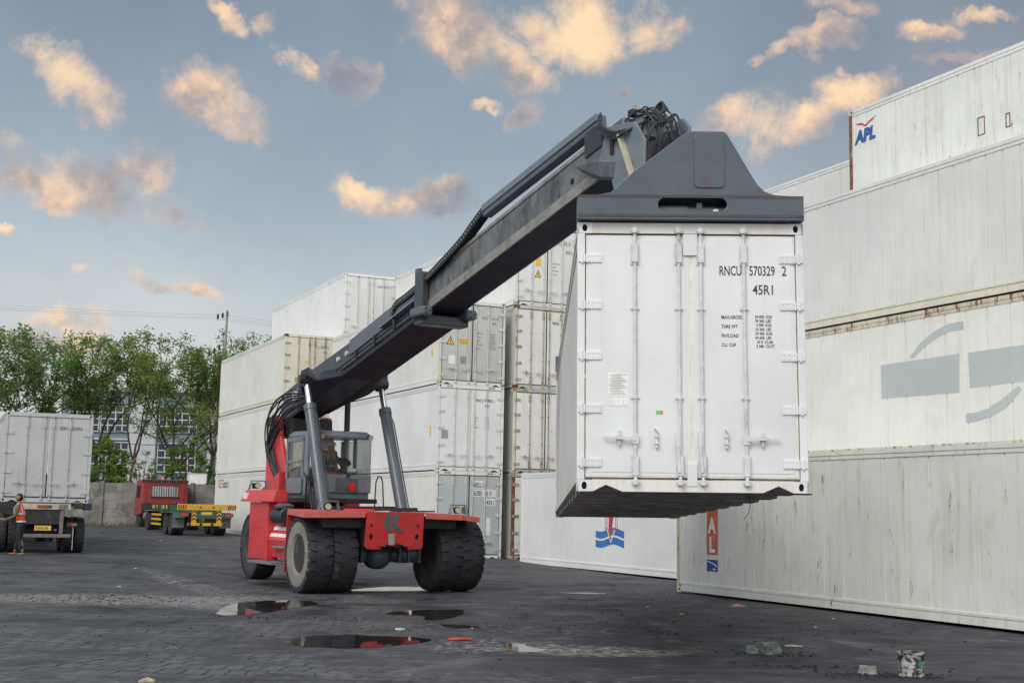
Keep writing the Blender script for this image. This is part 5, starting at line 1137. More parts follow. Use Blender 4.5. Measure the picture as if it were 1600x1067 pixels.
q = MB(); q.add([(-1.2, 10.2, .85), (1.2, 10.2, .85), (1.2, 12.15, .75), (-1.2, 12.15, .75), (-1.14, 10.25, 2.62), (1.14, 10.25, 2.62), (1.12, 11.85, 2.62), (-1.12, 11.85, 2.62), (-1.2, 12.15, 1.65), (1.2, 12.15, 1.65)], [(0, 3, 2, 1), (4, 5, 6, 7), (0, 1, 5, 4), (1, 2, 9, 6, 5), (0, 4, 7, 8, 3), (7, 6, 9, 8), (8, 9, 2, 3)])
tc = q.build('truck_cab', M['cabred'], t2, bevel=.06)
q = MB(); q.box(-.72, 10.205, 1.72, .72, 10.222, 2.32); q.build('rear_window', M['glass'], tc)
q = MB(); q.m(0).box(-.66, 10.19, 1.76, .66, 10.2045, 2.28)
q.build('window_pane', [simple('dusty rear window', (.20, .235, .23), .3)], tc)
for k in range(11): q = MB(); q.cyl((-.60+.12*k, 10.17, 1.74), (-.60+.12*k, 10.17, 2.30), .012, n=6); q.build('window_bar', M['white_s'] if k < 9 else M['hw'], tc)
for z in (1.72, 2.31): MB().box(-.75, 10.15, z, .75, 10.19, z+.035).build('window_frame', M['blk'], tc)
for k in range(6): MB().box(-1.0+.38*k, 10.18, 1.35, -.95+.38*k, 10.2, 2.55).build('cab_rib', M['cabred'], tc)
q = MB(); q.box(-1.17, 10.19, 2.50, 1.17, 10.25, 2.60); q.build('guard_rail', M['blk'], tc)
q = MB(); q.box(-1.17, 10.0, 1.0, 1.17, 10.18, 1.42); q.build('headboard', M['chas'], tc, bevel=.01)
for sx in (-1, 1): q = MB(); q.box(sx*1.185-.012, 10.75, 1.70, sx*1.185+.012, 11.65, 2.30); q.build('side_window', M['hole'], tc)
q = MB(); q.lathe([(0, .001), (0, .08), (.12, .06), (.14, .001)], (0, 11.0, 2.63), 'z', 14); q.build('beacon', M['orange_s'], tc, smooth=True)

# ------------------------------------------------------------------ people on foot
pz = lambda x, y: gz(x, y)
p1 = person('person in an orange vest and black trousers standing behind the parked truck', (-13.66, 36.3, pz(-13.7, 36.3)), rad(-84), [(-.10, -.40, 1.02), (.12, -.42, .99)], [(-.25, -.12, 1.12), (.25, -.10, 1.12)], M['olive'], M['trouser'], feet=[(-.10, -.16, .08), (.11, .12, .08)], h=1.64, look=.1)
q = MB(); q.box(-.10, -.56, .98, .14, -.40, 1.0); q.build('clipboard', M['grey_s'], p1)
p2 = person('person in a pale blue shirt at the left edge, one arm held out', (-14.70, 36.15, pz(-14.7, 36.2)), rad(95), [(-.12, -.46, 1.12), (.2, -.12, .86)], [(-.24, -.18, 1.10), (.27, .02, 1.12)], M['lightblue'], M['trouser'], vest=False, h=1.66)
# ------------------------------------------------------------------ ground
def axis(a, b, fine0, fine1, df, dc):
    out = []; x = a
    while x < b: out.append(x); x += df if fine0 <= x < fine1 else dc
    out.append(b); return out
xs = axis(-260, 260, -26, 14, .5, 6.0); ys = axis(-30, 420, -2, 76, .5, 8.0)
vs = [(x, y, gz(x, y)) for y in ys for x in xs]; nx = len(xs)
me = bpy.data.meshes.new('ground'); me.from_pydata(vs, [], [(j*nx+i, j*nx+i+1, (j+1)*nx+i+1, (j+1)*nx+i) for j in range(len(ys)-1) for i in range(nx-1)])
me.polygons.foreach_set('use_smooth', [True]*len(me.polygons))
ground = bpy.data.objects.new('ground', me); COL.objects.link(ground); struct(ground)
m, t, b = mat_new('black oily yard ground with worn pavers')
oc = t.n('ShaderNodeTexCoord').outputs['Object']
def ell(cx, cy, rx, ry, soft=.5, nz=.0, nm=None, rot=0.0):
    v = t.mapping(oc, (1, 1, 1), (-cx, -cy, 0)) if not rot else t.mapping(t.mapping(oc, (1, 1, 1), (-cx, -cy, 0)), (1, 1, 1), (0, 0, 0), (0, 0, -rot))
    v = t.vmath('MULTIPLY', v, (1/rx, 1/ry, 0)); d = t.vmath('LENGTH', v, out=1)
    if nm is not None: d = t.math('ADD', d, t.math('MULTIPLY', t.math('SUBTRACT', nm, .5), nz))
    return t.ramp(d, 1+soft, 1-soft*.6)
nbig = t.noise(oc, .22, 5, .6, .3); nmid = t.noise(oc, 1.1, 6, .65, .4); nfin = t.noise(oc, 7.5, 6, .7); ngrit = t.noise(oc, 38, 4, .7)
trk = t.noise(t.mapping(oc, (.32, 2.6, 1), rot=(0, 0, rad(14))), 1.3, 7, .68, .8)
trk2 = t.noise(t.mapping(oc, (.5, 5.5, 1), rot=(0, 0, rad(-9))), 1.6, 6, .7, .6)
c = t.mix(t.ramp(nbig, .35, .65), (.036, .038, .046), (.064, .066, .075))
c = t.mix(t.ramp(trk, .40, .68), c, (.100, .102, .110))
c = t.mix(t.math('MULTIPLY', t.ramp(trk2, .50, .74), .6), c, (.135, .134, .132))
c = t.mix(t.math('MULTIPLY', t.ramp(nmid, .54, .36), .75), c, (.034, .035, .042))
c = t.mix(t.math('MULTIPLY', t.ramp(nfin, .50, .78), .55), c, (.12, .118, .11))
c = t.mix(t.math('MULTIPLY', t.ramp(nfin, .42, .26), .6), c, (.012, .012, .014))
c = t.mix(t.math('MULTIPLY', t.ramp(ngrit, .55, .8), .35), c, (.16, .155, .145))
c = t.mix(t.math('MULTIPLY', t.ramp(ngrit, .40, .25), .5), c, (.008, .008, .010))
# darker oily zone at the front right, drier paler ground at the front left
sx_ = t.n('ShaderNodeSeparateXYZ', inp={0: oc})
dark_r = t.math('MULTIPLY', t.ramp(t.math('ADD', sx_.outputs[0], t.math('MULTIPLY', nbig, 2.2)), .2, 2.8), t.ramp(sx_.outputs[1], 27, 19))
c = t.mix(t.math('MULTIPLY', dark_r, .65), c, (.020, .022, .036))
trk3 = t.noise(t.mapping(oc, (.22, 6.5, 1), rot=(0, 0, rad(-6))), 1.0, 6, .66, .35)
c = t.mix(t.math('MULTIPLY', t.ramp(trk3, .52, .70), .5), c, (.105, .108, .128))
c = t.mix(t.math('MULTIPLY', t.ramp(trk3, .46, .30), .6), c, (.014, .014, .018))
oil = t.noise(t.mapping(oc, (1, .7, 1), (5, 3, 0)), .75, 8, .7, .8)
c = t.mix(t.math('MULTIPLY', t.ramp(oil, .52, .62), .85), c, (.016, .016, .020))
c = t.mix(t.math('MULTIPLY', t.ramp(oil, .46, .34), .55), c, (.165, .166, .168))
wet = None
for (ax_, ay_, rx_, ry_) in ((-4.0, 22.5, 1.3, 2.1), (-1.9, 17.0, 1.35, 1.2), (-1.3, 21.4, 1.0, 1.5), (.2, 16.4, .6, .8), (-2.5, 27.8, 1.3, 1.2)):
    e_ = ell(ax_, ay_, rx_, ry_, .35, .9, nmid); wet = e_ if wet is None else t.math('MAXIMUM', wet, e_)
c = t.mix(t.math('MULTIPLY', wet, .6), c, (.020, .020, .023))
# pavers, showing through the dirt on the left
pv = t.math('MULTIPLY', t.ramp(t.math('ADD', sx_.outputs[0], t.math('MULTIPLY', t.math('SUBTRACT', nbig, .5), 3.5)), .3, -2.2), t.ramp(sx_.outputs[1], 31, 24))
pv = t.math('MULTIPLY', pv, t.ramp(nbig, .40, .52))
wv = t.vmath('ADD', oc, t.vmath('MULTIPLY', t.n('ShaderNodeTexNoise', inp={'Vector': oc, 'Scale': .35, 'Detail': 2.0}).outputs['Color'], (1.1, 1.1, 0)))
wv = t.vmath('ADD', wv, t.vmath('MULTIPLY', t.n('ShaderNodeTexNoise', inp={'Vector': oc, 'Scale': 3.5, 'Detail': 3.0}).outputs['Color'], (.07, .07, 0)))
br = t.n('ShaderNodeTexBrick', inp={'Vector': t.mapping(wv, rot=(0, 0, rad(12))), 'Scale': 1.0, 'Mortar Size': .016, 'Mortar Smooth': .3, 'Brick Width': .24, 'Row Height': .40, 'Color1': (0, 0, 0, 1), 'Color2': (1, 1, 1, 1), 'Mortar': (.5, .5, .5, 1)})
pvn = t.math('MULTIPLY', pv, t.ramp(nmid, .36, .56))
brc = t.mix(t.math('MULTIPLY', pvn, .6), c, t.mix(t.n('ShaderNodeSeparateColor', inp={0: br.outputs['Color']}).outputs[0], (.105, .112, .126), (.160, .165, .175)))
c = t.mix(t.math('MULTIPLY', t.math('MULTIPLY', br.outputs['Fac'], pvn), .85), brc, (.010, .010, .012))
# sandy broken patches and pale mud, each with a shape of its own
sand = t.math('MAXIMUM', t.math('MULTIPLY', ell(-7.3, 23.4, 2.3, 1.1, .5, 1.2, nmid), t.ramp(nfin, .46, .56)), t.math('MULTIPLY', ell(1.2, 16.3, .95, .50, .5, 1.5, nmid), t.ramp(nfin, .42, .58)))
sand = t.math('MAXIMUM', sand, t.math('MULTIPLY', ell(.2, 19.2, 1.3, 1.0, .5, 1.8, nmid), t.math('MULTIPLY', t.ramp(nfin, .52, .66), .8)))
sand = t.math('MAXIMUM', sand, t.math('MULTIPLY', ell(-1.0, 13.6, 3.5, .35, .5, 1.8, nmid), t.math('MULTIPLY', t.ramp(nfin, .50, .70), .45)))
c = t.mix(sand, c, (.30, .285, .245))
trail = t.math('MAXIMUM', t.math('MULTIPLY', ell(-6.5, 27.2, 4.2, .35, .5, 1.3, nmid, rad(-62)), t.ramp(nfin, .50, .62)), t.math('MULTIPLY', ell(-5.0, 23.4, 1.0, 1.5, .4, 1.5, nmid), t.ramp(nfin, .44, .60)))
trail = t.math('MAXIMUM', trail, t.math('MULTIPLY', ell(.6, 25.5, 1.8, .9, .5, 1.8, nmid), t.ramp(nfin, .58, .66)))
trail = t.math('MAXIMUM', trail, t.math('MULTIPLY', ell(3.0, 28.2, 1.2, .8, .5, 1.8, nmid), t.ramp(nfin, .57, .62)))
trail = t.math('MAXIMUM', trail, t.math('MULTIPLY', ell(-.1, 16.6, .9, .7, .5, 1.8, nmid), t.ramp(nfin, .48, .62)))
c = t.mix(t.math('MULTIPLY', trail, .8), c, (.36, .36, .36))
lk(t, c, b, 'Base Color')
lk(t, t.math('SUBTRACT', t.ramp(nmid, .3, .65, .45, .78), t.math('MULTIPLY', wet, .22)), b, 'Roughness'); b.inputs['Specular IOR Level'].default_value = .4
hgt = t.math('ADD', t.math('MULTIPLY', nfin, .6), t.math('ADD', t.math('MULTIPLY', trk, .9), t.math('ADD', t.math('MULTIPLY', ngrit, .14), t.math('MULTIPLY', t.math('MULTIPLY', br.outputs['Fac'], pvn), -.55))))
bump(t, b, hgt, .9, .045)
me.materials.append(m)

# puddles
m, t, b = mat_new('muddy puddle water'); b.inputs['Base Color'].default_value = (.03, .028, .024, 1); b.inputs['Roughness'].default_value = .03; b.inputs['IOR'].default_value = 2.0; b.inputs['Specular IOR Level'].default_value = 1.0
bump(t, b, t.noise(t.n('ShaderNodeTexCoord').outputs['Object'], 3, 2), .02, .01); M['water'] = m
m, t, b = mat_new('pale dried mud film'); b.inputs['Base Color'].default_value = (.40, .41, .42, 1); b.inputs['Roughness'].default_value = .25; M['mudfilm'] = m
PUD = [([(-4.78, 22.4), (-4.70, 23.2), (-4.12, 23.9), (-3.62, 23.8), (-3.35, 23.2), (-3.5, 22.5), (-3.83, 21.4), (-4.09, 20.6), (-4.6, 20.7)], 'long puddle reflecting the red machine, left one before its wheels', 'water'),
 ([(-2.78, 16.6), (-2.70, 17.25), (-2.15, 17.7), (-1.63, 17.6), (-1.28, 17.55), (-.98, 17.25), (-1.2, 16.7), (-1.66, 16.2), (-2.28, 16.1), (-2.6, 16.2)], 'nearest puddle reflecting red, beside the white scrap', 'water'),
 ([(-1.95, 21.43), (-1.64, 22.1), (-.83, 22.45), (-.70, 21.7), (-.88, 20.77), (-1.09, 20.3), (-1.33, 20.5), (-1.41, 21.03)], 'brown puddle right of the red reflecting one', 'water'),
 ([(-1.02, 19.45), (-.83, 19.65), (-.45, 19.3), (-.50, 19.03), (-.85, 19.05)], 'small brown puddle just below the brown one', 'water'),
 ([(-.05, 16.6), (.08, 16.95), (.36, 16.7), (.5, 16.3), (.31, 15.95), (.07, 16.1)], 'small bright puddle beside the pale sandy patch', 'water'),
 ([(-3.3, 27.1), (-2.67, 28.5), (-1.75, 28.5), (-1.7, 27.5), (-2.56, 27.1)], 'bright wet strip under the axle of the red machine', 'water')]
for pts_, lb, mm in PUD:
    P_ = [Vector((x, y, 0)) for x, y in pts_]; n = len(P_); out = []
    for i in range(n):
        a, b_, c_, d_ = P_[i-1], P_[i], P_[(i+1) % n], P_[(i+2) % n]
        for k in range(6):
            u_ = k/6; q_ = .5*((2*b_)+(-a+c_)*u_+(2*a-5*b_+4*c_-d_)*u_*u_+(-a+3*b_-3*c_+d_)*u_**3)
            nz_ = mnoise.noise(Vector((q_.x*4, q_.y*2.2, 3)))*.09+mnoise.noise(Vector((q_.x*13, q_.y*7, 3)))*.03; out.append((q_.x+nz_, q_.y+nz_*2.2))
    tri = tessellate_polygon([[Vector((x, y, 0)) for x, y in out]])
    cxy = (sum(x for x, y in out)/len(out), sum(y for x, y in out)/len(out))
    me = bpy.data.meshes.new('puddle'); me.from_pydata([(x, y, gz(*cxy)+.005) for x, y in out], [], [tuple(x) for x in tri]); me.materials.append(M[mm])
    o = bpy.data.objects.new('puddle', me); COL.objects.link(o); o['kind'] = 'structure'; o['label'] = lb

# ------------------------------------------------------------------ litter
random.seed(11)
def lump(name, label, cat, x, y, sx, sy, sz, m, seed=0, group=None, boxy=.6, rz=0.0):
    n = 3; vs = []; fs = []
    bm = bmesh.new(); bmesh.ops.create_cube(bm, size=1); bmesh.ops.subdivide_edges(bm, edges=bm.edges, cuts=3, use_grid_fill=True)
    for v in bm.verts:
        p = v.co.copy(); s = p.normalized()*.5; p = p*boxy+s*(1-boxy); p += mnoise.noise_vector(p*2.6+Vector((seed, 0, 0)))*.10+mnoise.noise_vector(p*7+Vector((seed, 5, 0)))*.05
        v.co = Vector((p.x*sx, p.y*sy, max(-.42, p.z)*sz))
    me = bpy.data.meshes.new(name); bm.to_mesh(me); bm.free(); me.materials.append(m)
    o = bpy.data.objects.new(name, me); COL.objects.link(o); o.location = (x, y, gz(x, y)+.40*sz); o.rotation_euler = (0, 0, rz)
    return tag(o, label, cat, group)
M['concr'] = simple('broken concrete', (.30, .29, .27), .9, 0, .3, 14, (.05, .05, .05), .8, .8)
M['concr_g'] = simple('greenish broken concrete', (.22, .25, .24), .85, 0, .45, 14, (.03, .03, .03), 1.0, .8)
M['sootbit'] = simple('black dirt crumbs', (.012, .012, .014), .9)
lump('rubble_chunk', 'grey green chunk of rubble lying left of the paint bucket', 'rubble', 3.28, 16.35, .27, .20, .17, M['concr_g'], 1, rz=.2)
lump('rubble_chunk', 'dark flat piece of rubble touching the grey green chunk', 'rubble', 3.10, 16.42, .20, .16, .11, M['concr_g'], 2)
lump('brick_piece', 'small pale brick piece just left of the paint bucket', 'brick', 3.99, 14.45, .17, .11, .10, M['concr'], 5, boxy=.9, rz=.1)
bx_, by_ = 4.42, 14.30
bk = thing('paint_bucket', 'paint splattered metal bucket standing on the black ground', 'bucket', (bx_, by_, gz(bx_, by_)), .4)
m, t, b = mat_new('paint splattered tin'); oc = t.n('ShaderNodeTexCoord').outputs['Object']
cc = t.mix(t.ramp(t.noise(oc, 16, 7, .7, .5), .46, .56), (.035, .028, .03), (.40, .39, .39)); cc = t.mix(t.ramp(t.noise(t.mapping(oc, loc=(4, 2, 1)), 14, 4, .6), .66, .70), cc, (.16, .05, .03)); lk(t, cc, b, 'Base Color'); b.inputs['Roughness'].default_value = .5; M['splat'] = m
q = MB(); q.lathe([(.0, .001), (.0, .128), (.012, .137), (.03, .134), (.10, .136), (.11, .140), (.12, .136), (.235, .139), (.245, .146), (.262, .146), (.268, .138), (.262, .131), (.12, .128), (.04, .122), (.038, .001)], (0, 0, 0), 'z', 36, caps=False); q.build('bucket_body', M['splat'], bk, smooth=True)
q = MB(); q.tube([(.143*math.cos(a), .143*math.sin(a), .235-.07*math.sin(PI*k/10)) for k, a in enumerate([PI*.1+PI*1.0*j/10 for j in range(11)])], .004, 6); q.build('bucket_handle', M['blk'], bk, smooth=True)
q = MB(); q.prism(oval(0, .15, .028, .03, 10), -.1445, -.139, 'xz'); q.build('green_label', simple('green paint blot', (.02, .20, .13), .5), bk)
def scrap(label, x, y, s, m, flat=.012, asp=1.0, group=None, name='litter_scrap', rz=None):
    q = MB(); n = 9; vs = []
    rs_ = random.Random(int(x*997+y*131))
    ring = [(s*asp*(.35+.75*rs_.random())*math.cos(2*PI*k/n), s*(.35+.75*rs_.random())*math.sin(2*PI*k/n), flat*(rs_.random()*1.5+.1)) for k in range(n)]
    vs = ring+[(0, 0, flat*2.2)]+[(x_*.97, y_*.97, -.002) for x_, y_, z_ in ring]
    q.add(vs, [(k, (k+1) % n, n) for k in range(n)]+[((k+1) % n, k, k+n+1, (k+1) % n+n+1) for k in range(n)])
    o = q.build(name, m, None); o.location = (x, y, gz(x, y)+.004); o.rotation_euler = (0, 0, rs_.random()*6 if rz is None else rz); return tag(o, label, 'litter', group)
M['ragred'] = simple('red plastic rag', (.55, .06, .035), .7); M['pinkp'] = simple('faded pink paper', (.55, .28, .27), .7); M['whitep'] = simple('white litter', (.42, .43, .45), .7, 0, .4, 30, (.08, .08, .08), .8); M['bone'] = simple('pale wood', (.42, .36, .27), .8)
for _k in range(1): lump('plastic_rag', 'crumpled red plastic rag lying right of the nearest puddle', 'litter', -.62, 17.36, .34, .12, .035, M['ragred'], 9, None, .2, .1)
scrap('white scrap lying between the nearest puddle and the brown one', -1.518, 18.55, .075, M['whitep'], .015, 1.3, rz=0)
scrap('faded pink paper on the ground before the orange bannered container', 4.345, 24.6, .13, M['pinkp'], .02, 1.8, rz=0)
scrap('pale flat scrap between the rubble chunk and the wall of containers', 3.79, 17.28, .09, M['bone'], .012, 1.6, rz=0)
scrap('pale splinter at the very bottom edge of the view', -3.46, 12.72, .045, M['bone'], .02, 2.2, rz=.3)
scrap('long white streak of litter left of the orange bannered container', 1.55, 27.6, .28, M['whitep'], .006, 2.6, rz=.05)
sp_ = [(-.5, 19.0), (2.6, 24.0), (4.8, 20.3), (5.5, 22.0), (-9.0, 31.5), (-17.2, 50.5), (-13.4, 50.0), (-18.5, 56.0), (-15.9, 48.6), (3.0, 22.4), (-7.9, 26.5)]
for i, (x, y) in enumerate(sp_): scrap('small pale scrap of litter trodden into the black ground', x, y, random.uniform(.015, .05)*(1 if y < 40 else 2.4), random.choice((M['whitep'], M['whitep'], M['bone'], M['concr'])), .008, random.uniform(1, 2.2), 'small pale scraps of litter on the ground')
# crumbs and grit: uncountable
V = []; F = []
def crumb(x, y, s):
    o = len(V); z = gz(x, y)
    for k in range(5): a = 2*PI*k/5+random.random(); V.append((x+s*math.cos(a)*random.uniform(.6, 1.5), y+s*math.sin(a)*random.uniform(.6, 1.2), z-.002))
    V.append((x, y, z+s*random.uniform(.3, .75)))
    for k in range(5): F.append((o+k, o+(k+1) % 5, o+5))
for (cx, cy, sx, sy, n) in ((4.1, 14.35, .6, .25, 260), (3.3, 15.0, .5, .2, 120), (3.4, 16.3, .5, .25, 90), (5.0, 20.5, 2.5, 3, 160), (2.2, 18.5, 2.5, 3, 200), (-7.2, 23.4, 2.0, .9, 320), (-3.5, 20.2, 2.4, .3, 160), (1.6, 24.5, 3, 3, 150), (-5, 17, 4, 3, 160), (4.42, 14.2, .25, .08, 80)):
    for k in range(n): crumb(random.gauss(cx, sx*.6), random.gauss(cy, sy*.6), abs(random.gauss(0, .014))+.006)
me = bpy.data.meshes.new('dirt_crumbs'); me.from_pydata(V, [], F); me.materials.append(M['sootbit']); o = bpy.data.objects.new('dirt_crumbs', me); COL.objects.link(o); o['kind'] = 'stuff'; o['label'] = 'black crumbs of dirt strewn over the yard'

# ------------------------------------------------------------------ boundary wall
WY = 68.0
m, t, b = mat_new('stained precast concrete'); oc = t.n('ShaderNodeTexCoord').outputs['Object']
cc = t.mix(t.ramp(t.noise(oc, 1.2, 7, .68, .4), .35, .65), (.13, .125, .115), (.26, .25, .235)); cc = t.mix(t.math('MULTIPLY', t.ramp(t.noise(t.mapping(oc, (3, 3, .5)), 1.5, 6, .7), .5, .72), .7), cc, (.055, .053, .050)); lk(t, cc, b, 'Base Color'); b.inputs['Roughness'].default_value = .9; bump(t, b, t.noise(oc, 12, 5), .4, .02); M['precast'] = m
wl = thing('concrete_wall', 'stained grey concrete panel wall behind the trucks', 'wall', (-28, WY, gz(-28, WY)-.05))
for i in range(17):
    x = -22+i*2.38
    MB().box(x-.10, -.10, 0, x+.10, .12, 2.34).build('wall_post', M['precast'], wl, bevel=.01)
    if i < 16:
        for k in range(5): MB().box(x+.101, -.02+.004*((i+k) % 2), k*.452, x+2.279, .05, k*.452+.446).build('wall_panel', M['precast'], wl, bevel=.012)
# ------------------------------------------------------------------ building behind
m, t, b = mat_new('grey blue facade'); oc = t.n('ShaderNodeTexCoord').outputs['Object']; lk(t, t.mix(t.ramp(t.noise(oc, .7, 5, .6), .35, .65), (.11, .175, .20), (.15, .22, .245)), b, 'Base Color'); b.inputs['Roughness'].default_value = .6; M['facade'] = m
M['facw'] = simple('white facade strip', (.44, .47, .49), .6, 0, .08, 1.0, (.4, .4, .4), .3)
M['wglass'] = simple('dark window glass', (.018, .026, .040), .12, 0, .3, 1.5)
M['mull'] = simple('white window bars', (.46, .50, .51), .5)
BX0, BX1, BY = -38.6, -14.0, 110.0; BZ = .6
bl = thing('office_building', 'grey blue building with white gridded windows behind the trees', 'building', (-26, BY, BZ))
MB().box(BX0+26, 0, 0, BX1+26, 14, 10.6).build('facade_wall', M['facade'], bl)
MB().box(BX0+26-.3, -.3, 10.601, BX1+26+.3, 14.3, 11.0).build('roof', M['facw'], bl)
def bx(px): return (px-800)/2001.94*BY+26
MB().box(bx(208), -.35, 0, bx(249), -.002, 10.58).build('white_pier', M['facw'], bl); MB().box(bx(330), -.35, 0, bx(352), -.002, 10.58).build('white_pier', M['facw'], bl)
for (z0, z1) in ((7.15, 9.35), (3.8, 6.25), (.7, 2.9)):
    for (a, c_) in ((bx(112), bx(158)), (bx(161), bx(206)), (bx(252), bx(311))):
        w_ = MB().box(a, -.06, z0, c_, -.003, z1).build('window', M['wglass'], bl)
        q = MB(); n = max(3, round((c_-a)/.68))
        for i in range(n+1): x = a+(c_-a)*i/n; q.box(x-.045, -.13, z0, x+.045, -.061, z1)
        for i in range(5): z = z0+(z1-z0)*i/4; q.box(a, -.125, z-.045, c_, -.0625, z+.045)
        q.build('window_grid', M['mull'], w_)
    MB().box(bx(104), -.16, z1+.2, bx(207), -.003, z1+.34).build('ledge', M['facw'], bl)

# ------------------------------------------------------------------ trees
def leafmat(name, cols):
    m, t, b = mat_new(name); g = t.n('ShaderNodeNewGeometry').outputs['Random Per Island']
    r = t.n('ShaderNodeValToRGB', inp={0: g}); r.color_ramp.elements[0].color = (*cols[0], 1); r.color_ramp.elements[1].color = (*cols[-1], 1)
    for i, c_ in enumerate(cols[1:-1]): e_ = r.color_ramp.elements.new((i+1)/(len(cols)-1)); e_.color = (*c_, 1)
    lk(t, r.outputs[0], b, 'Base Color'); b.inputs['Roughness'].default_value = .55
    tl = t.n('ShaderNodeBsdfTranslucent', inp={0: r.outputs[0]}); mx = t.n('ShaderNodeMixShader', inp={0: .5, 1: b.outputs[0], 2: tl.outputs[0]})
    o = [n for n in t.nt.nodes if n.type == 'OUTPUT_MATERIAL'][0]; t.nt.links.new(mx.outputs[0], o.inputs[0]); return m
M['leaf'] = leafmat('tree leaves', [(.08, .14, .03), (.15, .25, .05), (.24, .34, .08), (.32, .40, .11), (.36, .32, .12)])
M['leaf2'] = leafmat('fresh green leaves', [(.07, .15, .02), (.12, .24, .035), (.19, .32, .06), (.24, .33, .08)])
M['leaf3'] = leafmat('deep green leaves', [(.06, .12, .035), (.11, .20, .05), (.17, .28, .07), (.25, .35, .09)])
M['petal'] = leafmat('pink blossom', [(.45, .10, .18), (.60, .20, .28), (.62, .30, .34)])
M['bark'] = simple('dark tree bark', (.055, .045, .038), .9, 0, .3, 4, (.11, .10, .09), .4, .5)
def leaves(pts, n_per, rad_, size, rng, flat=.6):
    tot = len(pts)*n_per; P_ = np.repeat(np.array(pts), n_per, axis=0)
    d = rng.normal(size=(tot, 3)); d /= np.linalg.norm(d, axis=1)[:, None]; d *= (rng.random(tot)**.6)[:, None]*rad_; d[:, 2] *= flat
    c_ = P_+d; a = rng.normal(size=(tot, 3)); a[:, 2] *= .6; a /= np.linalg.norm(a, axis=1)[:, None]; b_ = np.cross(a, rng.normal(size=(tot, 3))); b_ /= np.linalg.norm(b_, axis=1)[:, None]
    s = size*(.6+.8*rng.random(tot))[:, None]
    v = np.stack([c_-a*s, c_+b_*s*.42, c_+a*s, c_-b_*s*.42], axis=1).reshape(-1, 3); f = np.arange(tot*4).reshape(-1, 4)
    return v, f
def mesh_np(name, v, f, m, parent):
    me = bpy.data.meshes.new(name); me.from_pydata(v.tolist(), [], f.tolist()); me.materials.append(m)
    o = bpy.data.objects.new(name, me); COL.objects.link(o); o.parent = parent; return o
def tree(label, x, y, h, fork, spread, seed, leaf='leaf', n_per=46, stems=1, crown_low=.55, lean=0.0, name='tree', group='trees behind the wall', cat='tree', base_r=.16, lsize=.10, lrad=.62):
    rnd = random.Random(seed); rng = np.random.default_rng(seed); z0 = gz(x, y)
    T_ = thing(name, label, cat, (x, y, z0), 0, group); q = MB(); tips = []
    def branch(p, d, L, r, lv):
        pts = [p]; dd = d.copy(); n = 4
        for k in range(n):
            dd = (dd+Vector((rnd.gauss(0, .13), rnd.gauss(0, .13), .05 if lv else 0))).normalized(); pts.append(pts[-1]+dd*L/n)
        q.tube(pts, [r*(1-.45*k/n) for k in range(n+1)], 6 if lv < 2 else 4)
        if lv >= 2: tips.append(tuple(pts[-1])); tips.append(tuple(pts[-2])) 
        if lv == 1: tips.append(tuple(pts[-1]))
        if lv >= 3: return
        m_ = rnd.choice((3, 3, 4)) if lv < 2 else rnd.choice((2, 3))
        for k in range(m_):
            a = 2*PI*(k+rnd.random()*.7)/m_; tilt = rnd.uniform(.35, .95)*(1 if lv else .8)
            side_ = dd.orthogonal().normalized(); side_ = Matrix.Rotation(a, 3, dd) @ side_
            nd = (dd*math.cos(tilt)+side_*math.sin(tilt)*spread).normalized()
            if nd.z < .05: nd.z = .1
            branch(pts[-1 if k else -2] if lv else pts[-1], nd.normalized(), L*rnd.uniform(.62, .85), r*.56, lv+1)
    for s in range(stems):
        a = rnd.random()*2*PI; d = Vector((math.cos(a)*.22*(stems > 1)+lean, math.sin(a)*.22*(stems > 1), 1)).normalized()
        branch(Vector((math.cos(a)*.1*(stems > 1), math.sin(a)*.1*(stems > 1), 0)), d, fork, base_r/(stems**.4), 0)
    # scale so the crown reaches h
    zt = max(p[2] for p in tips)+.3; k = (h-fork*.9)/(zt-fork*.9)
    f_ = lambda p: (p[0]*(1 if p[2] < fork else 1), p[1], p[2] if p[2] < fork*.9 else fork*.9+(p[2]-fork*.9)*k)
    q.v = [f_(p) for p in q.v]; tips = [f_(p) for p in tips]
    q.build('trunk', M['bark'], T_, smooth=True)
    v, f = leaves(tips, n_per, lrad, lsize, rng, .75); mesh_np('crown', v, f, M[leaf], T_)
    return T_
def tx(px, D): return (px-800)/2001.94*D
TR_ = [(-45, 80, 12.0, 4.6, .95, 3, 'leaf', 1, 'broad tree cut by the left edge of the view'), (38, 78, 11.6, 3.9, 1.0, 5, 'leaf3', 2, 'dark many stemmed tree left of the grey white trailer top'), (108, 79, 11.8, 4.4, 1.0, 8, 'leaf', 1, 'leafy tree rising above the middle of the grey white trailer box'),
 (165, 82, 11.9, 4.5, 1.0, 13, 'leaf3', 1, 'tree over the left windows of the grey blue building'), (229, 77, 11.9, 3.6, .9, 23, 'leaf', 2, 'tree forking in front of the white pier, behind the red cab'), (283, 84, 12.0, 4.6, 1.0, 29, 'leaf', 1, 'light airy tree between the forked one and the utility pole'),
 (325, 76, 10.3, 4.0, .85, 31, 'leaf3', 1, 'dense dark tree against the edge of the left container stack'), (392, 86, 12.9, 5.0, 1.0, 37, 'leaf', 1, 'tree top showing above the left container stack'),
 (352, 90, 13.2, 5.2, 1.0, 41, 'leaf', 1, 'airy tree directly behind the utility pole')]
for (px, D, h, fk, spd, sd_, lf, st, lb) in TR_: tree(lb, tx(px, D), D, h, fk, spd, sd_, lf, 66 if lf == 'leaf' else 90, st)
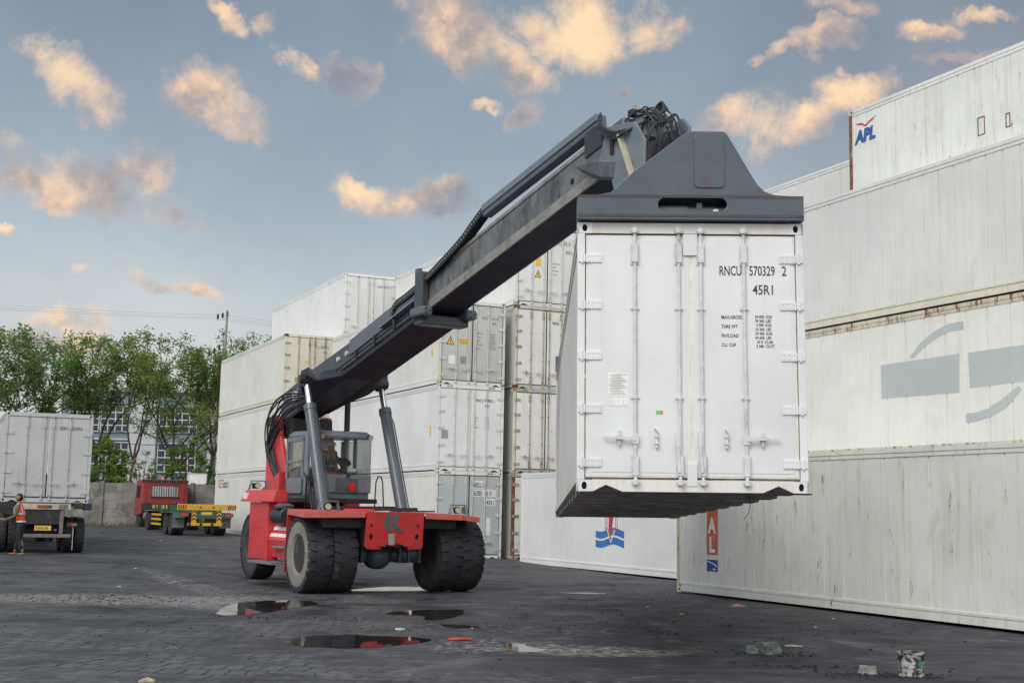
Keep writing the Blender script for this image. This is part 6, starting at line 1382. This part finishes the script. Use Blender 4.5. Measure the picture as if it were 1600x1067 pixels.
def bush(label, px, D, h, w, seed, leaf, n=60, npp=60, name='shrub', size=.11, petals=0):
    rng = np.random.default_rng(seed); x = tx(px, D); z0 = gz(x, D); T_ = thing(name, label, 'shrub', (x, D, z0), 0, 'shrubs behind the wall'); q = MB(); tips = []
    for k in range(n):
        a = rng.random()*2*PI; r = w*math.sqrt(rng.random()); z = h*(.35+.65*rng.random()*(1-.5*(r/w)**2)); p = (r*math.cos(a), r*.7*math.sin(a), z); tips.append(p)
        if k % 2 == 0: q.tube([(0, 0, 0), (p[0]*.35, p[1]*.35, z*.6), p], [.035, .022, .008], 4)
    q.build('stem', M['bark'], T_); v, f = leaves(tips, npp, .32, size, rng, .8); mesh_np('foliage', v, f, M[leaf], T_)
    if petals: v, f = leaves(tips[::2], petals, .20, .075, rng, .9); mesh_np('blossom', v, f, M['petal'], T_)
bush('bright green shrub hanging over the wall beside the trailer box', 168, 74, 5.2, 1.5, 1, 'leaf2', 60, 60)
bush('low dark green shrub behind the wall beside the trailer box', 172, 71, 3.3, 1.7, 2, 'leaf3', 60, 70)
bush('sparse pink flowering shrub behind the red cab', 229, 71, 4.2, 1.2, 3, 'leaf3', 40, 10, name='flowering_shrub', petals=14)
bush('pale green bush behind the white signboard', 305, 74, 5.4, 1.5, 4, 'leaf2', 50, 36)
bush('yellow green bush peeping over the trailer box', 112, 76, 6.6, 1.6, 5, 'leaf2', 50, 50)
# grass and stones at the wall foot
V = []; F = []; random.seed(5)
for k in range(2600):
    x = random.uniform(-36, -19.5) if random.random() < .8 else random.uniform(-19, -12); y = WY-.25-abs(random.gauss(0, .7)); z = gz(x, y); hh = random.uniform(.06, .28)*(1 if mnoise.noise(Vector((x*.8, y, 0))) > -.1 else .3); a = random.random()*6.3; w = .02; o = len(V)
    V += [(x-w*math.cos(a), y-w*math.sin(a), z), (x+w*math.cos(a), y+w*math.sin(a), z), (x+random.gauss(0, .06), y+random.gauss(0, .06), z+hh)]; F.append((o, o+1, o+2))
me = bpy.data.meshes.new('grass'); me.from_pydata(V, [], F); me.materials.append(leafmat('dry grass blades', [(.10, .13, .03), (.18, .19, .06), (.28, .25, .12)])); o = bpy.data.objects.new('grass', me); COL.objects.link(o); o['kind'] = 'stuff'; o['label'] = 'weedy grass along the foot of the wall'
for k in range(16):
    x = -32+random.random()*14; s = random.uniform(.2, .6); lump('stone', 'rough grey stone in the row dumped along the wall foot', 'stone', x, WY-.5-random.random()*.3, s*1.4, s, s*.9, M['concr'] if k % 3 else M['chas'], 20+k, 'stones along the foot of the wall', .4, random.random()*3)
# signboard over the wall
sgx = tx(315, 69.5); sg = thing('signboard', 'blank white board with rounded frame standing behind the wall', 'sign', (sgx, 69.5, gz(sgx, 69.5)))
MB().prism(rrect(-.50, 2.25, .50, 2.78, .09), -.02, .02, 'xz').build('board', M['white_s'], sg)
MB().prism([rrect(-.53, 2.22, .53, 2.81, .11), rrect(-.48, 2.27, .48, 2.76, .08)], -.04, -.021, 'xz').build('board_frame', M['hw'], sg)
for x in (-.42, .42): q = MB(); q.cyl((x, .03, 0), (x, .03, 2.3), .03, n=8); q.build('sign_post', M['hw'], sg)
# ------------------------------------------------------------------ utility pole and wires
UX, UY = tx(347, 84), 84.0; UZ = gz(UX, UY)
upl = thing('utility_pole', 'thin grey utility pole with dark insulators beside the left container stack', 'pole', (UX, UY, UZ))
q = MB(); q.cyl((0, 0, 0), (.10, 0, 13.9), .16, .075, 12); q.build('pole_shaft', M['concr'], upl, smooth=True)
q = MB(); q.cyl((-.42, .3, 0), (-.36, .3, 10.6), .15, .11, 10); q.build('second_shaft', M['concr'], upl, smooth=True)
for (z, x0, x1, dz) in ((13.35, -.55, .18, .10), (11.0, -1.0, -.25, .25), (9.7, -1.1, -.2, .12)):
    q = MB(); q.bar((x0, 0, z-dz), (x1, 0, z+dz), .08, .09); ca2 = q.build('crossarm', M['hw'], upl)
    for k in range(3):
        u_ = .06+.43*k; x = x0+(x1-x0)*u_; zz = z-dz+2*dz*u_
        q = MB(); q.lathe([(.04, .001), (.04, .05), (.10, .085), (.14, .05), (.20, .09), (.25, .05), (.32, .085), (.40, .04), (.44, .001)], (x, 0, zz), 'z', 10); q.build('insulator', M['blk'], ca2, smooth=True)
def cable(pts, label, r=.005):
    P_ = [Vector(p) for p in pts]; q = MB(); out = []
    for a, b_ in zip(P_[:-1], P_[1:]):
        n = 16; L = (b_-a).length
        for k in range(n+(b_ is P_[-1])): u_ = k/n; p = a.lerp(b_, u_); p.z -= 4*u_*(1-u_)*L*.012; out.append(p)
    q.tube(out, r, 5); o = q.build('overhead_cable', M['blk'], None); tag(o, label, 'cable', 'overhead cables')
for k, (dx_, z, lb) in enumerate(((-.5, 13.9, 'lowest'), (-.12, 14.0, 'middle'), (.15, 14.15, 'highest'))): cable([(UX-42, UY-6+k, z+1.5+.2*k), (UX+dx_, UY, z), (UX+30, UY+10, z-.8)], '%s of the three thin high wires crossing the sky at the pole top' % lb)
for k, (z, lb) in enumerate(((5.1, 'lower'), (5.75, 'middle'), (6.3, 'upper'))): cable([(tx(60, 75), 75, z+.5), (tx(240, 75), 75, z), (tx(370, 76), 76, z+.35)], '%s of the three slack cables before the grey blue windows' % lb, .02)
